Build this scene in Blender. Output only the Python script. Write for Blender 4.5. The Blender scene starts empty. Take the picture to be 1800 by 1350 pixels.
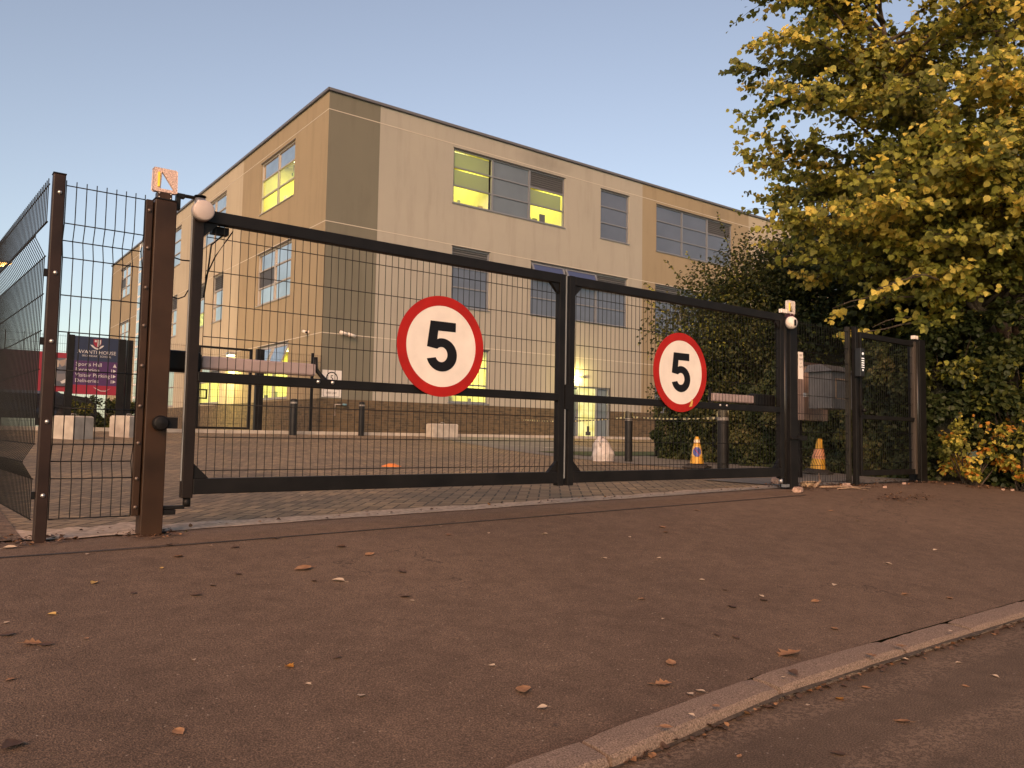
import bpy, bmesh, math, random
import numpy as np
from mathutils import Vector, Matrix
R = math.radians
random.seed(7); rng = np.random.default_rng(7)
S = bpy.context.scene

# ------------------------------------------------------------------ camera, sky, sun, exposure
BASE = 1.0                                  # camera stands 1 m above the road surface
cd = bpy.data.cameras.new('camera'); cam = bpy.data.objects.new('camera', cd); S.collection.objects.link(cam)
S.camera = cam
yaw, pitch, roll = R(52.89), R(3.75), R(-0.995)
cam.matrix_world = (Matrix.Translation((0, 0, BASE)) @ Matrix.Rotation(yaw - math.pi/2, 4, 'Z')
                    @ Matrix.Rotation(math.pi/2 + pitch, 4, 'X') @ Matrix.Rotation(-roll, 4, 'Z'))
cd.sensor_width = 36; cd.lens = 36 * 1377.2 / 1800
cd.clip_start = 0.05; cd.clip_end = 3000
S.view_settings.view_transform = 'Standard'; S.view_settings.look = 'None'
S.view_settings.exposure = 0.68; S.view_settings.gamma = 1.0

SUN_EL, SUN_AZ = R(32), R(222)              # azimuth measured from +X towards +Y, where the light comes from
w = bpy.data.worlds.new('World'); S.world = w; w.use_nodes = True
nt = w.node_tree; bg = nt.nodes['Background']
sky = nt.nodes.new('ShaderNodeTexSky'); sky.sky_type = 'NISHITA'; sky.sun_disc = False
sky.sun_elevation = R(9); sky.sun_rotation = R(90) - SUN_AZ
sky.air_density = 1.0; sky.dust_density = 1.2; sky.ozone_density = 1.5; sky.altitude = 50
hsv = nt.nodes.new('ShaderNodeHueSaturation'); hsv.inputs['Saturation'].default_value = 0.66; hsv.inputs['Hue'].default_value = 0.516
nt.links.new(sky.outputs[0], hsv.inputs['Color']); nt.links.new(hsv.outputs[0], bg.inputs[0])
bg.inputs[1].default_value = 0.142
sd = bpy.data.lights.new('sun', 'SUN'); sun = bpy.data.objects.new('sun', sd); S.collection.objects.link(sun)
sd.energy = 2.35; sd.angle = R(35); sd.color = (1.0, 0.52, 0.28)
sv = Vector((math.cos(SUN_EL)*math.cos(SUN_AZ), math.cos(SUN_EL)*math.sin(SUN_AZ), math.sin(SUN_EL)))
sun.rotation_euler = sv.to_track_quat('Z', 'Y').to_euler()

# ------------------------------------------------------------------ material helpers
MATS = {}
def pmat(name, col, rough=0.7, metal=0.0, spec=0.5, noise=None, bump=None, emit=None, estr=0, coat=0, **kw):
    """noise = (scale, amount, detail), bump = (scale, strength)"""
    if name in MATS: return MATS[name]
    m = bpy.data.materials.new(name); m.use_nodes = True; t = m.node_tree; b = t.nodes['Principled BSDF']
    b.inputs['Base Color'].default_value = (*col, 1); b.inputs['Roughness'].default_value = rough
    b.inputs['Metallic'].default_value = metal; b.inputs['Specular IOR Level'].default_value = spec
    b.inputs['Coat Weight'].default_value = coat
    tc = t.nodes.new('ShaderNodeTexCoord')
    if noise:
        n = t.nodes.new('ShaderNodeTexNoise'); n.inputs['Scale'].default_value = noise[0]
        n.inputs['Detail'].default_value = noise[2] if len(noise) > 2 else 4
        t.links.new(tc.outputs['Object'], n.inputs['Vector'])
        r = t.nodes.new('ShaderNodeMapRange'); r.inputs[1].default_value = .3; r.inputs[2].default_value = .7
        r.inputs[3].default_value = 1 - noise[1]; r.inputs[4].default_value = 1 + noise[1]
        t.links.new(n.outputs[0], r.inputs[0])
        mx = t.nodes.new('ShaderNodeVectorMath'); mx.operation = 'SCALE'; mx.inputs[0].default_value = col
        t.links.new(r.outputs[0], mx.inputs['Scale']); t.links.new(mx.outputs[0], b.inputs['Base Color'])
    if bump:
        n2 = t.nodes.new('ShaderNodeTexNoise'); n2.inputs['Scale'].default_value = bump[0]; n2.inputs['Detail'].default_value = 3
        t.links.new(tc.outputs['Object'], n2.inputs['Vector'])
        bp = t.nodes.new('ShaderNodeBump'); bp.inputs['Strength'].default_value = bump[1]; bp.inputs['Distance'].default_value = bump[2] if len(bump) > 2 else .01
        t.links.new(n2.outputs[0], bp.inputs['Height']); t.links.new(bp.outputs[0], b.inputs['Normal'])
    if emit:
        b.inputs['Emission Color'].default_value = (*emit, 1); b.inputs['Emission Strength'].default_value = estr
    MATS[name] = m; return m

def M_(t, op, a, b=None, c=None):
    n = t.nodes.new('ShaderNodeMath'); n.operation = op
    for i, v in enumerate((a, b, c)):
        if v is None: continue
        if isinstance(v, (int, float)): n.inputs[i].default_value = v
        else: t.links.new(v, n.inputs[i])
    return n.outputs[0]
def ramp(t, fac, stops):
    n = t.nodes.new('ShaderNodeValToRGB'); e = n.color_ramp.elements
    while len(e) < len(stops): e.new(.5)
    for k, (p, c) in enumerate(stops): e[k].position = p; e[k].color = (*c, 1) if len(c) == 3 else c
    t.links.new(fac, n.inputs[0]); return n.outputs[0]
def mixc(t, f, a, b, mode='MIX'):
    n = t.nodes.new('ShaderNodeMix'); n.data_type = 'RGBA'; n.blend_type = mode
    if isinstance(f, (int, float)): n.inputs[0].default_value = f
    else: t.links.new(f, n.inputs[0])
    for i, v in ((6, a), (7, b)):
        if isinstance(v, tuple): n.inputs[i].default_value = (*v, 1)
        else: t.links.new(v, n.inputs[i])
    return n.outputs[2]
def noise_(t, vec, scale, detail=4, rough=.5):
    n = t.nodes.new('ShaderNodeTexNoise'); n.inputs['Scale'].default_value = scale
    n.inputs['Detail'].default_value = detail; n.inputs['Roughness'].default_value = rough
    t.links.new(vec, n.inputs['Vector']); return n.outputs[0]
def new_mat(name):
    m = bpy.data.materials.new(name); m.use_nodes = True; t = m.node_tree
    tc = t.nodes.new('ShaderNodeTexCoord'); MATS[name] = m
    return m, t, t.nodes['Principled BSDF'], tc.outputs['Object']
def bump_(t, b, h, s, d=.01):
    bp = t.nodes.new('ShaderNodeBump'); bp.inputs['Strength'].default_value = s; bp.inputs['Distance'].default_value = d
    t.links.new(h, bp.inputs['Height']); t.links.new(bp.outputs[0], b.inputs['Normal'])

def asphalt(name, c0, c1, speck, streak=False):
    m, t, b, v = new_mat(name)
    big = noise_(t, v, .7, 5, .6); mid = noise_(t, v, 9, 5, .65); fine = noise_(t, v, 190, 2, .6)
    col = ramp(t, big, [(.3, c0), (.72, c1)])
    col = mixc(t, .65, col, ramp(t, mid, [(.3, (.72, .72, .72)), (.7, (1.25, 1.25, 1.25))]), 'MULTIPLY')
    col = mixc(t, 1.0, col, ramp(t, fine, [(.32, (.45, .45, .45)), (.5, (.95, .95, .95)), (.7, (1.75, 1.7, 1.6))]), 'MULTIPLY')
    vo = t.nodes.new('ShaderNodeTexVoronoi'); vo.inputs['Scale'].default_value = 75; t.links.new(v, vo.inputs['Vector'])
    sep = t.nodes.new('ShaderNodeSeparateColor'); t.links.new(vo.outputs['Color'], sep.inputs[0])
    pick = M_(t, 'GREATER_THAN', sep.outputs[0], .975)
    dot = M_(t, 'LESS_THAN', vo.outputs['Distance'], .24)
    col = mixc(t, M_(t, 'MULTIPLY', M_(t, 'MULTIPLY', pick, dot), .75), col, speck)
    vo3 = t.nodes.new('ShaderNodeTexVoronoi'); vo3.inputs['Scale'].default_value = 3.1; t.links.new(v, vo3.inputs['Vector'])
    sp3 = t.nodes.new('ShaderNodeSeparateColor'); t.links.new(vo3.outputs['Color'], sp3.inputs[0])
    stain = M_(t, 'MULTIPLY', M_(t, 'LESS_THAN', M_(t, 'ADD', vo3.outputs['Distance'], M_(t, 'MULTIPLY', mid, .12)), .115), M_(t, 'GREATER_THAN', sp3.outputs[1], .72))
    col = mixc(t, M_(t, 'MULTIPLY', stain, .45), col, (.02, .016, .014))
    if not streak:
        patch = noise_(t, v, .28, 3, .5); col = mixc(t, .9, col, ramp(t, patch, [(.38, (.86, .85, .85)), (.62, (1.12, 1.10, 1.07))]), 'MULTIPLY')
        vg = t.nodes.new('ShaderNodeTexVoronoi'); vg.inputs['Scale'].default_value = 1.7; t.links.new(v, vg.inputs['Vector'])
        sg = t.nodes.new('ShaderNodeSeparateColor'); t.links.new(vg.outputs['Color'], sg.inputs[0])
        gum = M_(t, 'MULTIPLY', M_(t, 'LESS_THAN', vg.outputs['Distance'], .022), M_(t, 'GREATER_THAN', sg.outputs[0], .55)); col = mixc(t, M_(t, 'MULTIPLY', gum, .5), col, (.03, .027, .025))
        wv = t.nodes.new('ShaderNodeTexVoronoi'); wv.feature = 'DISTANCE_TO_EDGE'; wv.inputs['Scale'].default_value = .55
        dm = t.nodes.new('ShaderNodeVectorMath'); dm.operation = 'ADD'; t.links.new(v, dm.inputs[0])
        nn_ = t.nodes.new('ShaderNodeTexNoise'); nn_.inputs['Scale'].default_value = 3; nn_.inputs['Detail'].default_value = 6; t.links.new(v, nn_.inputs['Vector'])
        t.links.new(nn_.outputs['Color'], dm.inputs[1]); t.links.new(dm.outputs[0], wv.inputs['Vector'])
        crack = M_(t, 'MULTIPLY', M_(t, 'LESS_THAN', wv.outputs['Distance'], .0028), M_(t, 'GREATER_THAN', patch, .52)); col = mixc(t, M_(t, 'MULTIPLY', crack, .55), col, (.02, .016, .014))
    if streak:
        s = t.nodes.new('ShaderNodeSeparateXYZ'); t.links.new(v, s.inputs[0])
        wob = M_(t, 'ADD', s.outputs[1], M_(t, 'MULTIPLY', noise_(t, v, 1.2, 2), .16))
        band = M_(t, 'SINE', M_(t, 'MULTIPLY', wob, 16.5))
        f = M_(t, 'MULTIPLY', M_(t, 'SMOOTH_MIN', M_(t, 'MAXIMUM', band, 0.0), 1.0, .1), M_(t, 'MULTIPLY', M_(t, 'GREATER_THAN', noise_(t, v, 55, 3, .7), .52), .9))
        col = mixc(t, M_(t, 'MULTIPLY', f, .42), col, tuple(k*2.4 for k in c1))
    t.links.new(col, b.inputs['Base Color']); b.inputs['Roughness'].default_value = .85; b.inputs['Specular IOR Level'].default_value = .25
    bump_(t, b, M_(t, 'ADD', fine, M_(t, 'MULTIPLY', mid, .6)), .8, .006)
    return m

def herring(name):
    m, t, b, v = new_mat(name)
    mp = t.nodes.new('ShaderNodeMapping'); mp.inputs['Rotation'].default_value = (0, 0, R(40)); mp.inputs['Scale'].default_value = (10, 10, 10)
    t.links.new(v, mp.inputs[0])
    s = t.nodes.new('ShaderNodeSeparateXYZ'); t.links.new(mp.outputs[0], s.inputs[0]); x, y = s.outputs[0], s.outputs[1]
    ix, iy = M_(t, 'FLOOR', x), M_(t, 'FLOOR', y); fx, fy = M_(t, 'FRACT', x), M_(t, 'FRACT', y)
    k = M_(t, 'FLOORED_MODULO', M_(t, 'ADD', M_(t, 'SUBTRACT', ix, iy), .5), 4.0); k = M_(t, 'FLOOR', k)
    def eq(n): return M_(t, 'COMPARE', k, float(n), .1)
    ox, oy = M_(t, 'SUBTRACT', 1.0, fx), M_(t, 'SUBTRACT', 1.0, fy)
    mnx, mny = M_(t, 'MINIMUM', fx, ox), M_(t, 'MINIMUM', fy, oy)
    d = M_(t, 'MULTIPLY', eq(0), M_(t, 'MINIMUM', fx, mny))
    d = M_(t, 'ADD', d, M_(t, 'MULTIPLY', eq(1), M_(t, 'MINIMUM', ox, mny)))
    d = M_(t, 'ADD', d, M_(t, 'MULTIPLY', eq(2), M_(t, 'MINIMUM', oy, mnx)))
    d = M_(t, 'ADD', d, M_(t, 'MULTIPLY', eq(3), M_(t, 'MINIMUM', fy, mnx)))
    cx = t.nodes.new('ShaderNodeCombineXYZ')
    t.links.new(M_(t, 'SUBTRACT', ix, eq(1)), cx.inputs[0]); t.links.new(M_(t, 'ADD', iy, eq(3)), cx.inputs[1]); t.links.new(k, cx.inputs[2])
    cx2 = t.nodes.new('ShaderNodeVectorMath'); cx2.operation = 'MULTIPLY'; cx2.inputs[1].default_value = (1, 1, 0); t.links.new(cx.outputs[0], cx2.inputs[0])
    wn = t.nodes.new('ShaderNodeTexWhiteNoise'); t.links.new(cx2.outputs[0], wn.inputs['Vector'])
    col = ramp(t, wn.outputs[0], [(0, (.145, .118, .085)), (.5, (.205, .165, .115)), (1, (.27, .215, .145))])
    big = noise_(t, v, .55, 5, .6)
    col = mixc(t, .8, col, ramp(t, big, [(.3, (.62, .6, .58)), (.7, (1.5, 1.36, 1.1))]), 'MULTIPLY')
    fine = noise_(t, v, 120, 2)
    col = mixc(t, .6, col, ramp(t, fine, [(.3, (.7, .7, .7)), (.7, (1.35, 1.3, 1.25))]), 'MULTIPLY')
    dirt = noise_(t, v, 5, 4, .7)
    wid = M_(t, 'ADD', .035, M_(t, 'MULTIPLY', dirt, .07))
    joint = M_(t, 'LESS_THAN', d, wid)
    col = mixc(t, M_(t, 'MULTIPLY', joint, .85), col, (.022, .019, .016))
    t.links.new(col, b.inputs['Base Color']); b.inputs['Roughness'].default_value = .85
    h = M_(t, 'ADD', M_(t, 'MULTIPLY', M_(t, 'MINIMUM', d, .12), 6.0), M_(t, 'MULTIPLY', fine, .25))
    bump_(t, b, h, .7, .008)
    return m

def brick(name):
    m, t, b, v = new_mat(name)
    mp = t.nodes.new('ShaderNodeMapping'); mp.inputs['Rotation'].default_value = (0, 0, 0)
    # bricks run along the wall whichever way it faces: u = x + y
    s = t.nodes.new('ShaderNodeSeparateXYZ'); t.links.new(v, s.inputs[0])
    c = t.nodes.new('ShaderNodeCombineXYZ'); t.links.new(M_(t, 'ADD', s.outputs[0], s.outputs[1]), c.inputs[0]); t.links.new(s.outputs[2], c.inputs[1])
    br = t.nodes.new('ShaderNodeTexBrick'); t.links.new(c.outputs[0], br.inputs['Vector'])
    br.inputs['Scale'].default_value = 1; br.inputs['Brick Width'].default_value = .225; br.inputs['Row Height'].default_value = .075
    br.inputs['Mortar Size'].default_value = .009; br.inputs['Bias'].default_value = -.1
    br.inputs['Color1'].default_value = (.115, .082, .048, 1); br.inputs['Color2'].default_value = (.052, .040, .027, 1); br.inputs['Mortar'].default_value = (.10, .085, .065, 1)
    col = mixc(t, .7, br.outputs['Color'], ramp(t, noise_(t, v, 5, 5, .7), [(.3, (.55, .55, .5)), (.7, (1.5, 1.4, 1.2))]), 'MULTIPLY')
    t.links.new(col, b.inputs['Base Color']); b.inputs['Roughness'].default_value = .9
    bump_(t, b, br.outputs['Fac'], -.4, .01)
    return m

def render_wall(name, col):
    m, t, b, v = new_mat(name)
    big = noise_(t, v, .35, 5, .6)
    mp = t.nodes.new('ShaderNodeMapping'); mp.inputs['Scale'].default_value = (1.6, 1.6, .22); t.links.new(v, mp.inputs[0])
    st = noise_(t, mp.outputs[0], 1.3, 5, .6)
    c = mixc(t, 1.0, col, ramp(t, big, [(.3, (.93, .93, .94)), (.7, (1.05, 1.04, 1.03))]), 'MULTIPLY')
    c = mixc(t, 1.0, c, ramp(t, st, [(.28, (.86, .85, .84)), (.5, (1, 1, 1))]), 'MULTIPLY')
    t.links.new(c, b.inputs['Base Color']); b.inputs['Roughness'].default_value = .88; b.inputs['Specular IOR Level'].default_value = .2
    bump_(t, b, noise_(t, v, 90, 3), .25, .004)
    return m

def vent_stain(m, centres):
    t = m.node_tree; b = t.nodes['Principled BSDF']; src = b.inputs['Base Color'].links[0].from_socket
    v = next(n for n in t.nodes if n.type == 'TEX_COORD').outputs['Object']
    s_ = t.nodes.new('ShaderNodeSeparateXYZ'); t.links.new(v, s_.inputs[0]); tot = None
    for cx, cz, rx, rz in centres:
        dx = M_(t, 'DIVIDE', M_(t, 'SUBTRACT', s_.outputs[0], cx), rx); dz = M_(t, 'DIVIDE', M_(t, 'SUBTRACT', s_.outputs[2], cz), rz)
        d = M_(t, 'SUBTRACT', 1.0, M_(t, 'ADD', M_(t, 'MULTIPLY', dx, dx), M_(t, 'MULTIPLY', dz, dz))); d = M_(t, 'MAXIMUM', d, 0.0)
        tot = d if tot is None else M_(t, 'MAXIMUM', tot, d)
    f = M_(t, 'MULTIPLY', M_(t, 'MULTIPLY', tot, noise_(t, v, 2.2, 5, .7)), .5)
    t.links.new(mixc(t, f, src, (.07, .065, .06)), b.inputs['Base Color'])
def leafmat(name, c0, c1, trans=.35):
    m, t, b, v = new_mat(name)
    col = ramp(t, noise_(t, v, 2.7, 3), [(.35, c0), (.65, c1)])
    col = mixc(t, .5, col, ramp(t, noise_(t, v, 60, 2), [(.3, (.7, .7, .7)), (.7, (1.3, 1.3, 1.3))]), 'MULTIPLY')
    t.links.new(col, b.inputs['Base Color']); b.inputs['Roughness'].default_value = .55; b.inputs['Specular IOR Level'].default_value = .35
    tr = t.nodes.new('ShaderNodeBsdfTranslucent'); t.links.new(col, tr.inputs[0])
    ms = t.nodes.new('ShaderNodeMixShader'); ms.inputs[0].default_value = trans
    t.links.new(b.outputs[0], ms.inputs[1]); t.links.new(tr.outputs[0], ms.inputs[2])
    t.links.new(ms.outputs[0], t.nodes['Material Output'].inputs[0])
    return m

# paints and solids
BLACK = pmat('black_powder_coat', (.008, .0072, .007), .5, spec=.22, noise=(6, .35), bump=(140, .12, .002))
POSTM = pmat('lamp_tinted_post_coat', (.038, .0195, .0105), .42, spec=.25, noise=(3.5, .4), bump=(120, .12, .002))  # lamp's orange glow worked into this brown base colour
WIRE = pmat('mesh_wire', (.008, .008, .008), .5, spec=.2)
GALV = pmat('galvanised_steel', (.42, .42, .43), .35, .8, noise=(30, .2))
EDGE_GREY = pmat('highlight_safety_grey', (.20, .21, .21), .6)
BOLT = pmat('zinc_bolt', (.6, .58, .55), .3, .8)
DISC = pmat('grey_plastic_disc', (.50, .42, .38), .45, noise=(12, .06))
RAM = pmat('anodised_ram', (.46, .34, .31), .45, .3, noise=(8, .12))
WHITE = pmat('sign_white', (.76, .69, .62), .5, noise=(7, .07, 6))
RED = pmat('sign_red', (.36, .011, .007), .5, spec=.25, noise=(6, .16, 6))
INK = pmat('sign_black', (.007, .007, .009), .6, spec=.2)
CONC = pmat('concrete', (.40, .36, .31), .9, noise=(4, .22, 6), bump=(60, .4, .006))
CONC2 = pmat('kerb_concrete', (.215, .160, .125), .92, spec=.2, noise=(210, .55, 2), bump=(190, .9, .005))
FRAME = pmat('window_frame', (.17, .18, .20), .45)
COPING = pmat('coping_metal', (.05, .048, .05), .5)
JOINT = pmat('render_bead', (.50, .45, .37), .7)
BLIND = pmat('blind_glass', (.10, .12, .16), .12, spec=.6, noise=(.8, .12), coat=.4)
BLINDG = pmat('panel_glass', (.13, .16, .19), .25, spec=.5, noise=(1.2, .08))
SKYG = pmat('reflective_glass', (.88, .80, .70), .05, 1.0, noise=(.9, .18))
LOUV = pmat('louvre_metal', (.11, .115, .12), .5)
def litmat(name, c0, c1, st, sc=2.2):
    m, t, b, v = new_mat(name)
    mp = t.nodes.new('ShaderNodeMapping'); mp.inputs['Scale'].default_value = (sc, sc, sc*1.6); t.links.new(v, mp.inputs[0])
    col = ramp(t, noise_(t, mp.outputs[0], 1.5, 3, .6), [(.36, c0), (.6, c1)])
    t.links.new(col, b.inputs['Emission Color']); b.inputs['Emission Strength'].default_value = st
    b.inputs['Base Color'].default_value = (.05, .05, .05, 1); b.inputs['Roughness'].default_value = .1
    return m
LIT = litmat('lit_room', (.62, .52, .012), (.85, .82, .05), 1.0)
LITG = litmat('lit_room_green', (.22, .22, .02), (.66, .62, .10), .9, 5)
LITD = litmat('lit_blind', (.17, .19, .13), (.24, .27, .17), .8, 1)
LITE = litmat('lit_edge', (.62, .66, .22), (.72, .74, .3), .9, 1)
LITS = litmat('lit_furniture', (.45, .36, .01), (.6, .5, .02), .9)
LAMPM = pmat('lamp_diffuser', (.9, .9, .8), .4, emit=(1, .93, .45), estr=5)
SODIUM = pmat('sodium_lamp', (1, .7, .4), .4, emit=(1, .50, .12), estr=22)
SOIL = pmat('bare_soil', (.13, .085, .055), .95, noise=(14, .55, 6), bump=(40, .9, .02))
GRASS = pmat('short_grass', (.05, .07, .02), .95, noise=(18, .5, 6), bump=(60, .9, .02))
GRAVEL = pmat('sandy_edging', (.42, .33, .25), .92, noise=(26, .35, 6), bump=(50, .6, .008))
TARMAC_PATH = pmat('grey_path', (.16, .15, .135), .9, noise=(8, .25, 6), bump=(120, .4, .004))
ASPH = asphalt('pavement_asphalt', (.125, .087, .063), (.161, .114, .083), (.42, .35, .28))  # orange lamp light mixed into both base browns
ASPR = asphalt('road_asphalt', (.100, .070, .050), (.134, .096, .068), (.36, .30, .25), True)
SEAM = pmat('bitumen_seam', (.028, .022, .019), .7, noise=(20, .4))
PAVER = herring('herringbone_pavers')
BRICK = brick('brown_brick')
TAN = render_wall('tan_render', (.295, .243, .162))
DARKT = render_wall('olive_render', (.158, .152, .120))
BEIGE = render_wall('beige_render', (.345, .327, .280))
CREAM = render_wall('cream_render', (.40, .355, .27))
vent_stain(BEIGE, [(8.9, 10.65, 1.6, .42)]); vent_stain(TAN, [(19.6, 10.6, 1.0, .4)])
BARK = pmat('bark', (.075, .055, .038), .95, noise=(9, .5, 6), bump=(30, 1.0, .02))
TWIG = pmat('twig_bark', (.06, .042, .03), .9)
YEL = leafmat('leaf_yellow', (.58, .45, .07), (.78, .64, .15), .42)
YGR = leafmat('leaf_yellow_green', (.29, .30, .05), (.46, .43, .08), .5)
GRN = leafmat('leaf_green', (.14, .155, .035), (.23, .225, .05), .5)
DGR = leafmat('leaf_dark_green', (.024, .036, .010), (.042, .056, .016), .25)
MGR = leafmat('leaf_mid_green', (.060, .076, .018), (.095, .105, .024), .4)
HAW = leafmat('leaf_hawthorn', (.066, .074, .020), (.115, .108, .032), .35)
IVY = leafmat('leaf_ivy', (.050, .060, .015), (.085, .090, .026), .15)
IVY2 = leafmat('leaf_ivy_pale', (.09, .085, .03), (.14, .12, .045), .12)
ORG = leafmat('leaf_orange', (.42, .16, .02), (.5, .25, .04))
DEAD = leafmat('leaf_dead', (.24, .12, .055), (.36, .20, .10), .1)
DEADY = leafmat('leaf_dead_yellow', (.52, .33, .09), (.62, .42, .15), .2)
DEADD = leafmat('leaf_dead_dark', (.075, .045, .03), (.11, .065, .042), .1)

# ------------------------------------------------------------------ object helpers
def tag(o, label=None, cat=None, group=None, kind=None):
    if label: o['label'] = label
    if cat: o['category'] = cat
    if group: o['group'] = group
    if kind: o['kind'] = kind
    return o
def empty(name, loc, label=None, cat=None, group=None, rz=0):
    o = bpy.data.objects.new(name, None); S.collection.objects.link(o); o.location = loc; o.rotation_euler = (0, 0, rz)
    o.empty_display_size = .2
    return tag(o, label, cat, group)
class MB:
    """collects faces; build() makes ONE mesh object. o = origin the coordinates are relative to"""
    def __init__(s): s.v = []; s.f = []; s.m = []; s.sm = []
    def add(s, vs, fs, mi=0, smooth=False):
        k = len(s.v); s.v += [tuple(p) for p in vs]
        for f in fs: s.f.append([k + i for i in f]); s.m.append(mi); s.sm.append(smooth)
        return s
    def box(s, x0, x1, y0, y1, z0, z1, mi=0, T=None):
        vs = [(x, y, z) for z in (z0, z1) for y in (y0, y1) for x in (x0, x1)]
        if T: vs = [T @ Vector(p) for p in vs]
        return s.add(vs, [(0, 2, 3, 1), (4, 5, 7, 6), (0, 1, 5, 4), (2, 6, 7, 3), (0, 4, 6, 2), (1, 3, 7, 5)], mi)
    def tube(s, pts, r, n=8, mi=0, r1=None, cap=True, smooth=True):
        pts = [Vector(p) for p in pts]; N = len(pts); rings = []
        rs = [r if r1 is None else r + (r1 - r) * i / (N - 1) for i in range(N)] if not isinstance(r, (list, tuple)) else r
        vs = []
        for i, p in enumerate(pts):
            d = (pts[min(i+1, N-1)] - pts[max(i-1, 0)]).normalized()
            a = d.cross(Vector((0, 0, 1)) if abs(d.z) < .9 else Vector((1, 0, 0))).normalized(); b = d.cross(a)
            for k in range(n):
                t = 2*math.pi*(k+.5)/n; vs.append(p + (a*math.cos(t) + b*math.sin(t))*rs[i])
        fs = [(i*n+k, i*n+(k+1) % n, (i+1)*n+(k+1) % n, (i+1)*n+k) for i in range(N-1) for k in range(n)]
        s.add(vs, fs, mi, smooth)
        if cap:
            k0 = len(s.v) - len(vs); s.f.append([k0+k for k in range(n)][::-1]); s.f.append([k0+(N-1)*n+k for k in range(n)]); s.m += [mi]*2; s.sm += [False]*2
        return s
    def lathe(s, prof, c=(0, 0, 0), n=20, mi=0, T=None):
        vs = [Vector((r*math.cos(2*math.pi*k/n), r*math.sin(2*math.pi*k/n), z)) for r, z in prof for k in range(n)]
        if T: vs = [T @ p for p in vs]
        vs = [p + Vector(c) for p in vs]
        fs = [(i*n+k, i*n+(k+1) % n, (i+1)*n+(k+1) % n, (i+1)*n+k) for i in range(len(prof)-1) for k in range(n)]
        s.add(vs, fs, mi, True)
        return s
    def quad(s, a, b, c, d, mi=0): return s.add([a, b, c, d], [(0, 1, 2, 3)], mi)
    def build(s, name, mats, parent=None, origin=None, bevel=0):
        me = bpy.data.meshes.new(name)
        o0 = Vector(origin) if origin else Vector((0, 0, 0))
        me.from_pydata([tuple(Vector(p) - o0) for p in s.v], [], s.f)
        for m in (mats if isinstance(mats, (list, tuple)) else [mats]): me.materials.append(m)
        me.polygons.foreach_set('material_index', s.m); me.polygons.foreach_set('use_smooth', s.sm); me.update()
        o = bpy.data.objects.new(name, me); S.collection.objects.link(o)
        o.location = o0
        if parent: o.parent = parent
        if bevel:
            md = o.modifiers.new('bevel', 'BEVEL'); md.width = bevel; md.segments = 2; md.limit_method = 'ANGLE'
        return o
def world_part(mb, name, mats, root, bevel=0):
    """mb holds world coordinates; the part becomes a child of root whose own transform is a plain translation"""
    o0 = root.location; p = root.parent
    while p: o0 = o0 + p.location; p = p.parent
    for i, v in enumerate(mb.v): mb.v[i] = tuple(Vector(v) - o0)
    return mb.build(name, mats, root, bevel=bevel)
def copy_tree(o, parent=None):
    c = o.copy(); S.collection.objects.link(c)
    if parent: c.parent = parent
    for ch in o.children: copy_tree(ch, c)
    return c
def fill2d(outline, holes, y, T, thick=0):
    """flat polygon (x,z) with holes -> verts/faces mapped by T(x, z, depth)"""
    bm = bmesh.new()
    for loop in [outline] + holes:
        vs = [bm.verts.new((p[0], 0, p[1])) for p in loop]
        for i in range(len(vs)): bm.edges.new((vs[i], vs[(i+1) % len(vs)]))
    bmesh.ops.triangle_fill(bm, use_beauty=True, edges=bm.edges[:])
    bm.verts.index_update()
    V = [(v.co.x, v.co.z) for v in bm.verts]; F = [[v.index for v in f.verts] for f in bm.faces]
    bnd = [(e.verts[0].index, e.verts[1].index) for e in bm.edges if len(e.link_faces) == 1]
    bm.free()
    vs = [T(p[0], p[1], y) for p in V]; fs = [list(f) for f in F]
    if thick:
        n = len(V); vs += [T(p[0], p[1], y + thick) for p in V]
        fs += [[i + n for i in f][::-1] for f in F] + [(a, b, b+n, a+n) for a, b in bnd]
    return vs, fs
def textmesh(body, size, align='LEFT'):
    cu = bpy.data.curves.new('lettering', 'FONT'); cu.body = body; cu.size = size; cu.align_x = align; cu.resolution_u = 2
    o = bpy.data.objects.new('lettering', cu); S.collection.objects.link(o)
    bpy.context.view_layer.update()
    me = bpy.data.meshes.new_from_object(o.evaluated_get(bpy.context.evaluated_depsgraph_get()))
    V = [tuple(v.co) for v in me.vertices]; F = [list(p.vertices) for p in me.polygons]
    bpy.data.objects.remove(o); bpy.data.meshes.remove(me); bpy.data.curves.remove(cu)
    return V, F
def ell(rx, rz, cx=0, cz=0, n=48, a0=0, a1=360):
    full = (a1 - a0) >= 360
    return [(cx + rx*math.cos(R(a0+(a1-a0)*k/(n if full else n-1))), cz + rz*math.sin(R(a0+(a1-a0)*k/(n if full else n-1)))) for k in range(n)]

# ------------------------------------------------------------------ ground heights (metres relative to the camera)
KY = [-60, 1.60, 1.66, 1.80, 4.5, 5.5, 9, 12, 16, 20, 22.0, 22.6, 60, 400]
KZ = [-1.02, -.905, -.893, -.865, -.615, -.60, -.55, -.50, -.38, -.22, -.11, -.08, -.04, -.04]
def G(X, Y):
    z = np.interp(Y, KY, KZ); w_ = np.interp(Y, [1.7, 4.8, 9, 14], [0, 1, .6, 0])
    return float(z + w_*np.interp(X, [1, 7.5], [0, .10]))
def sheet(name, poly_rows, mat, dz, edge=None):
    """rows of (Y, X0, X1): a strip sheet that follows the ground"""
    mb = MB(); n = 14
    rows = []
    for Y, a, b in poly_rows:
        rows.append([(a+(b-a)*(i/n), Y, G(a+(b-a)*(i/n), Y)+dz) for i in range(n+1)])
    for r in rows: mb.v += r
    for j in range(len(rows)-1):
        for i in range(n):
            k = j*(n+1)+i; mb.f.append([k, k+1, k+n+2, k+n+1]); mb.m.append(0); mb.sm.append(True)
    return tag(mb.build(name, mat), kind='structure')
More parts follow.
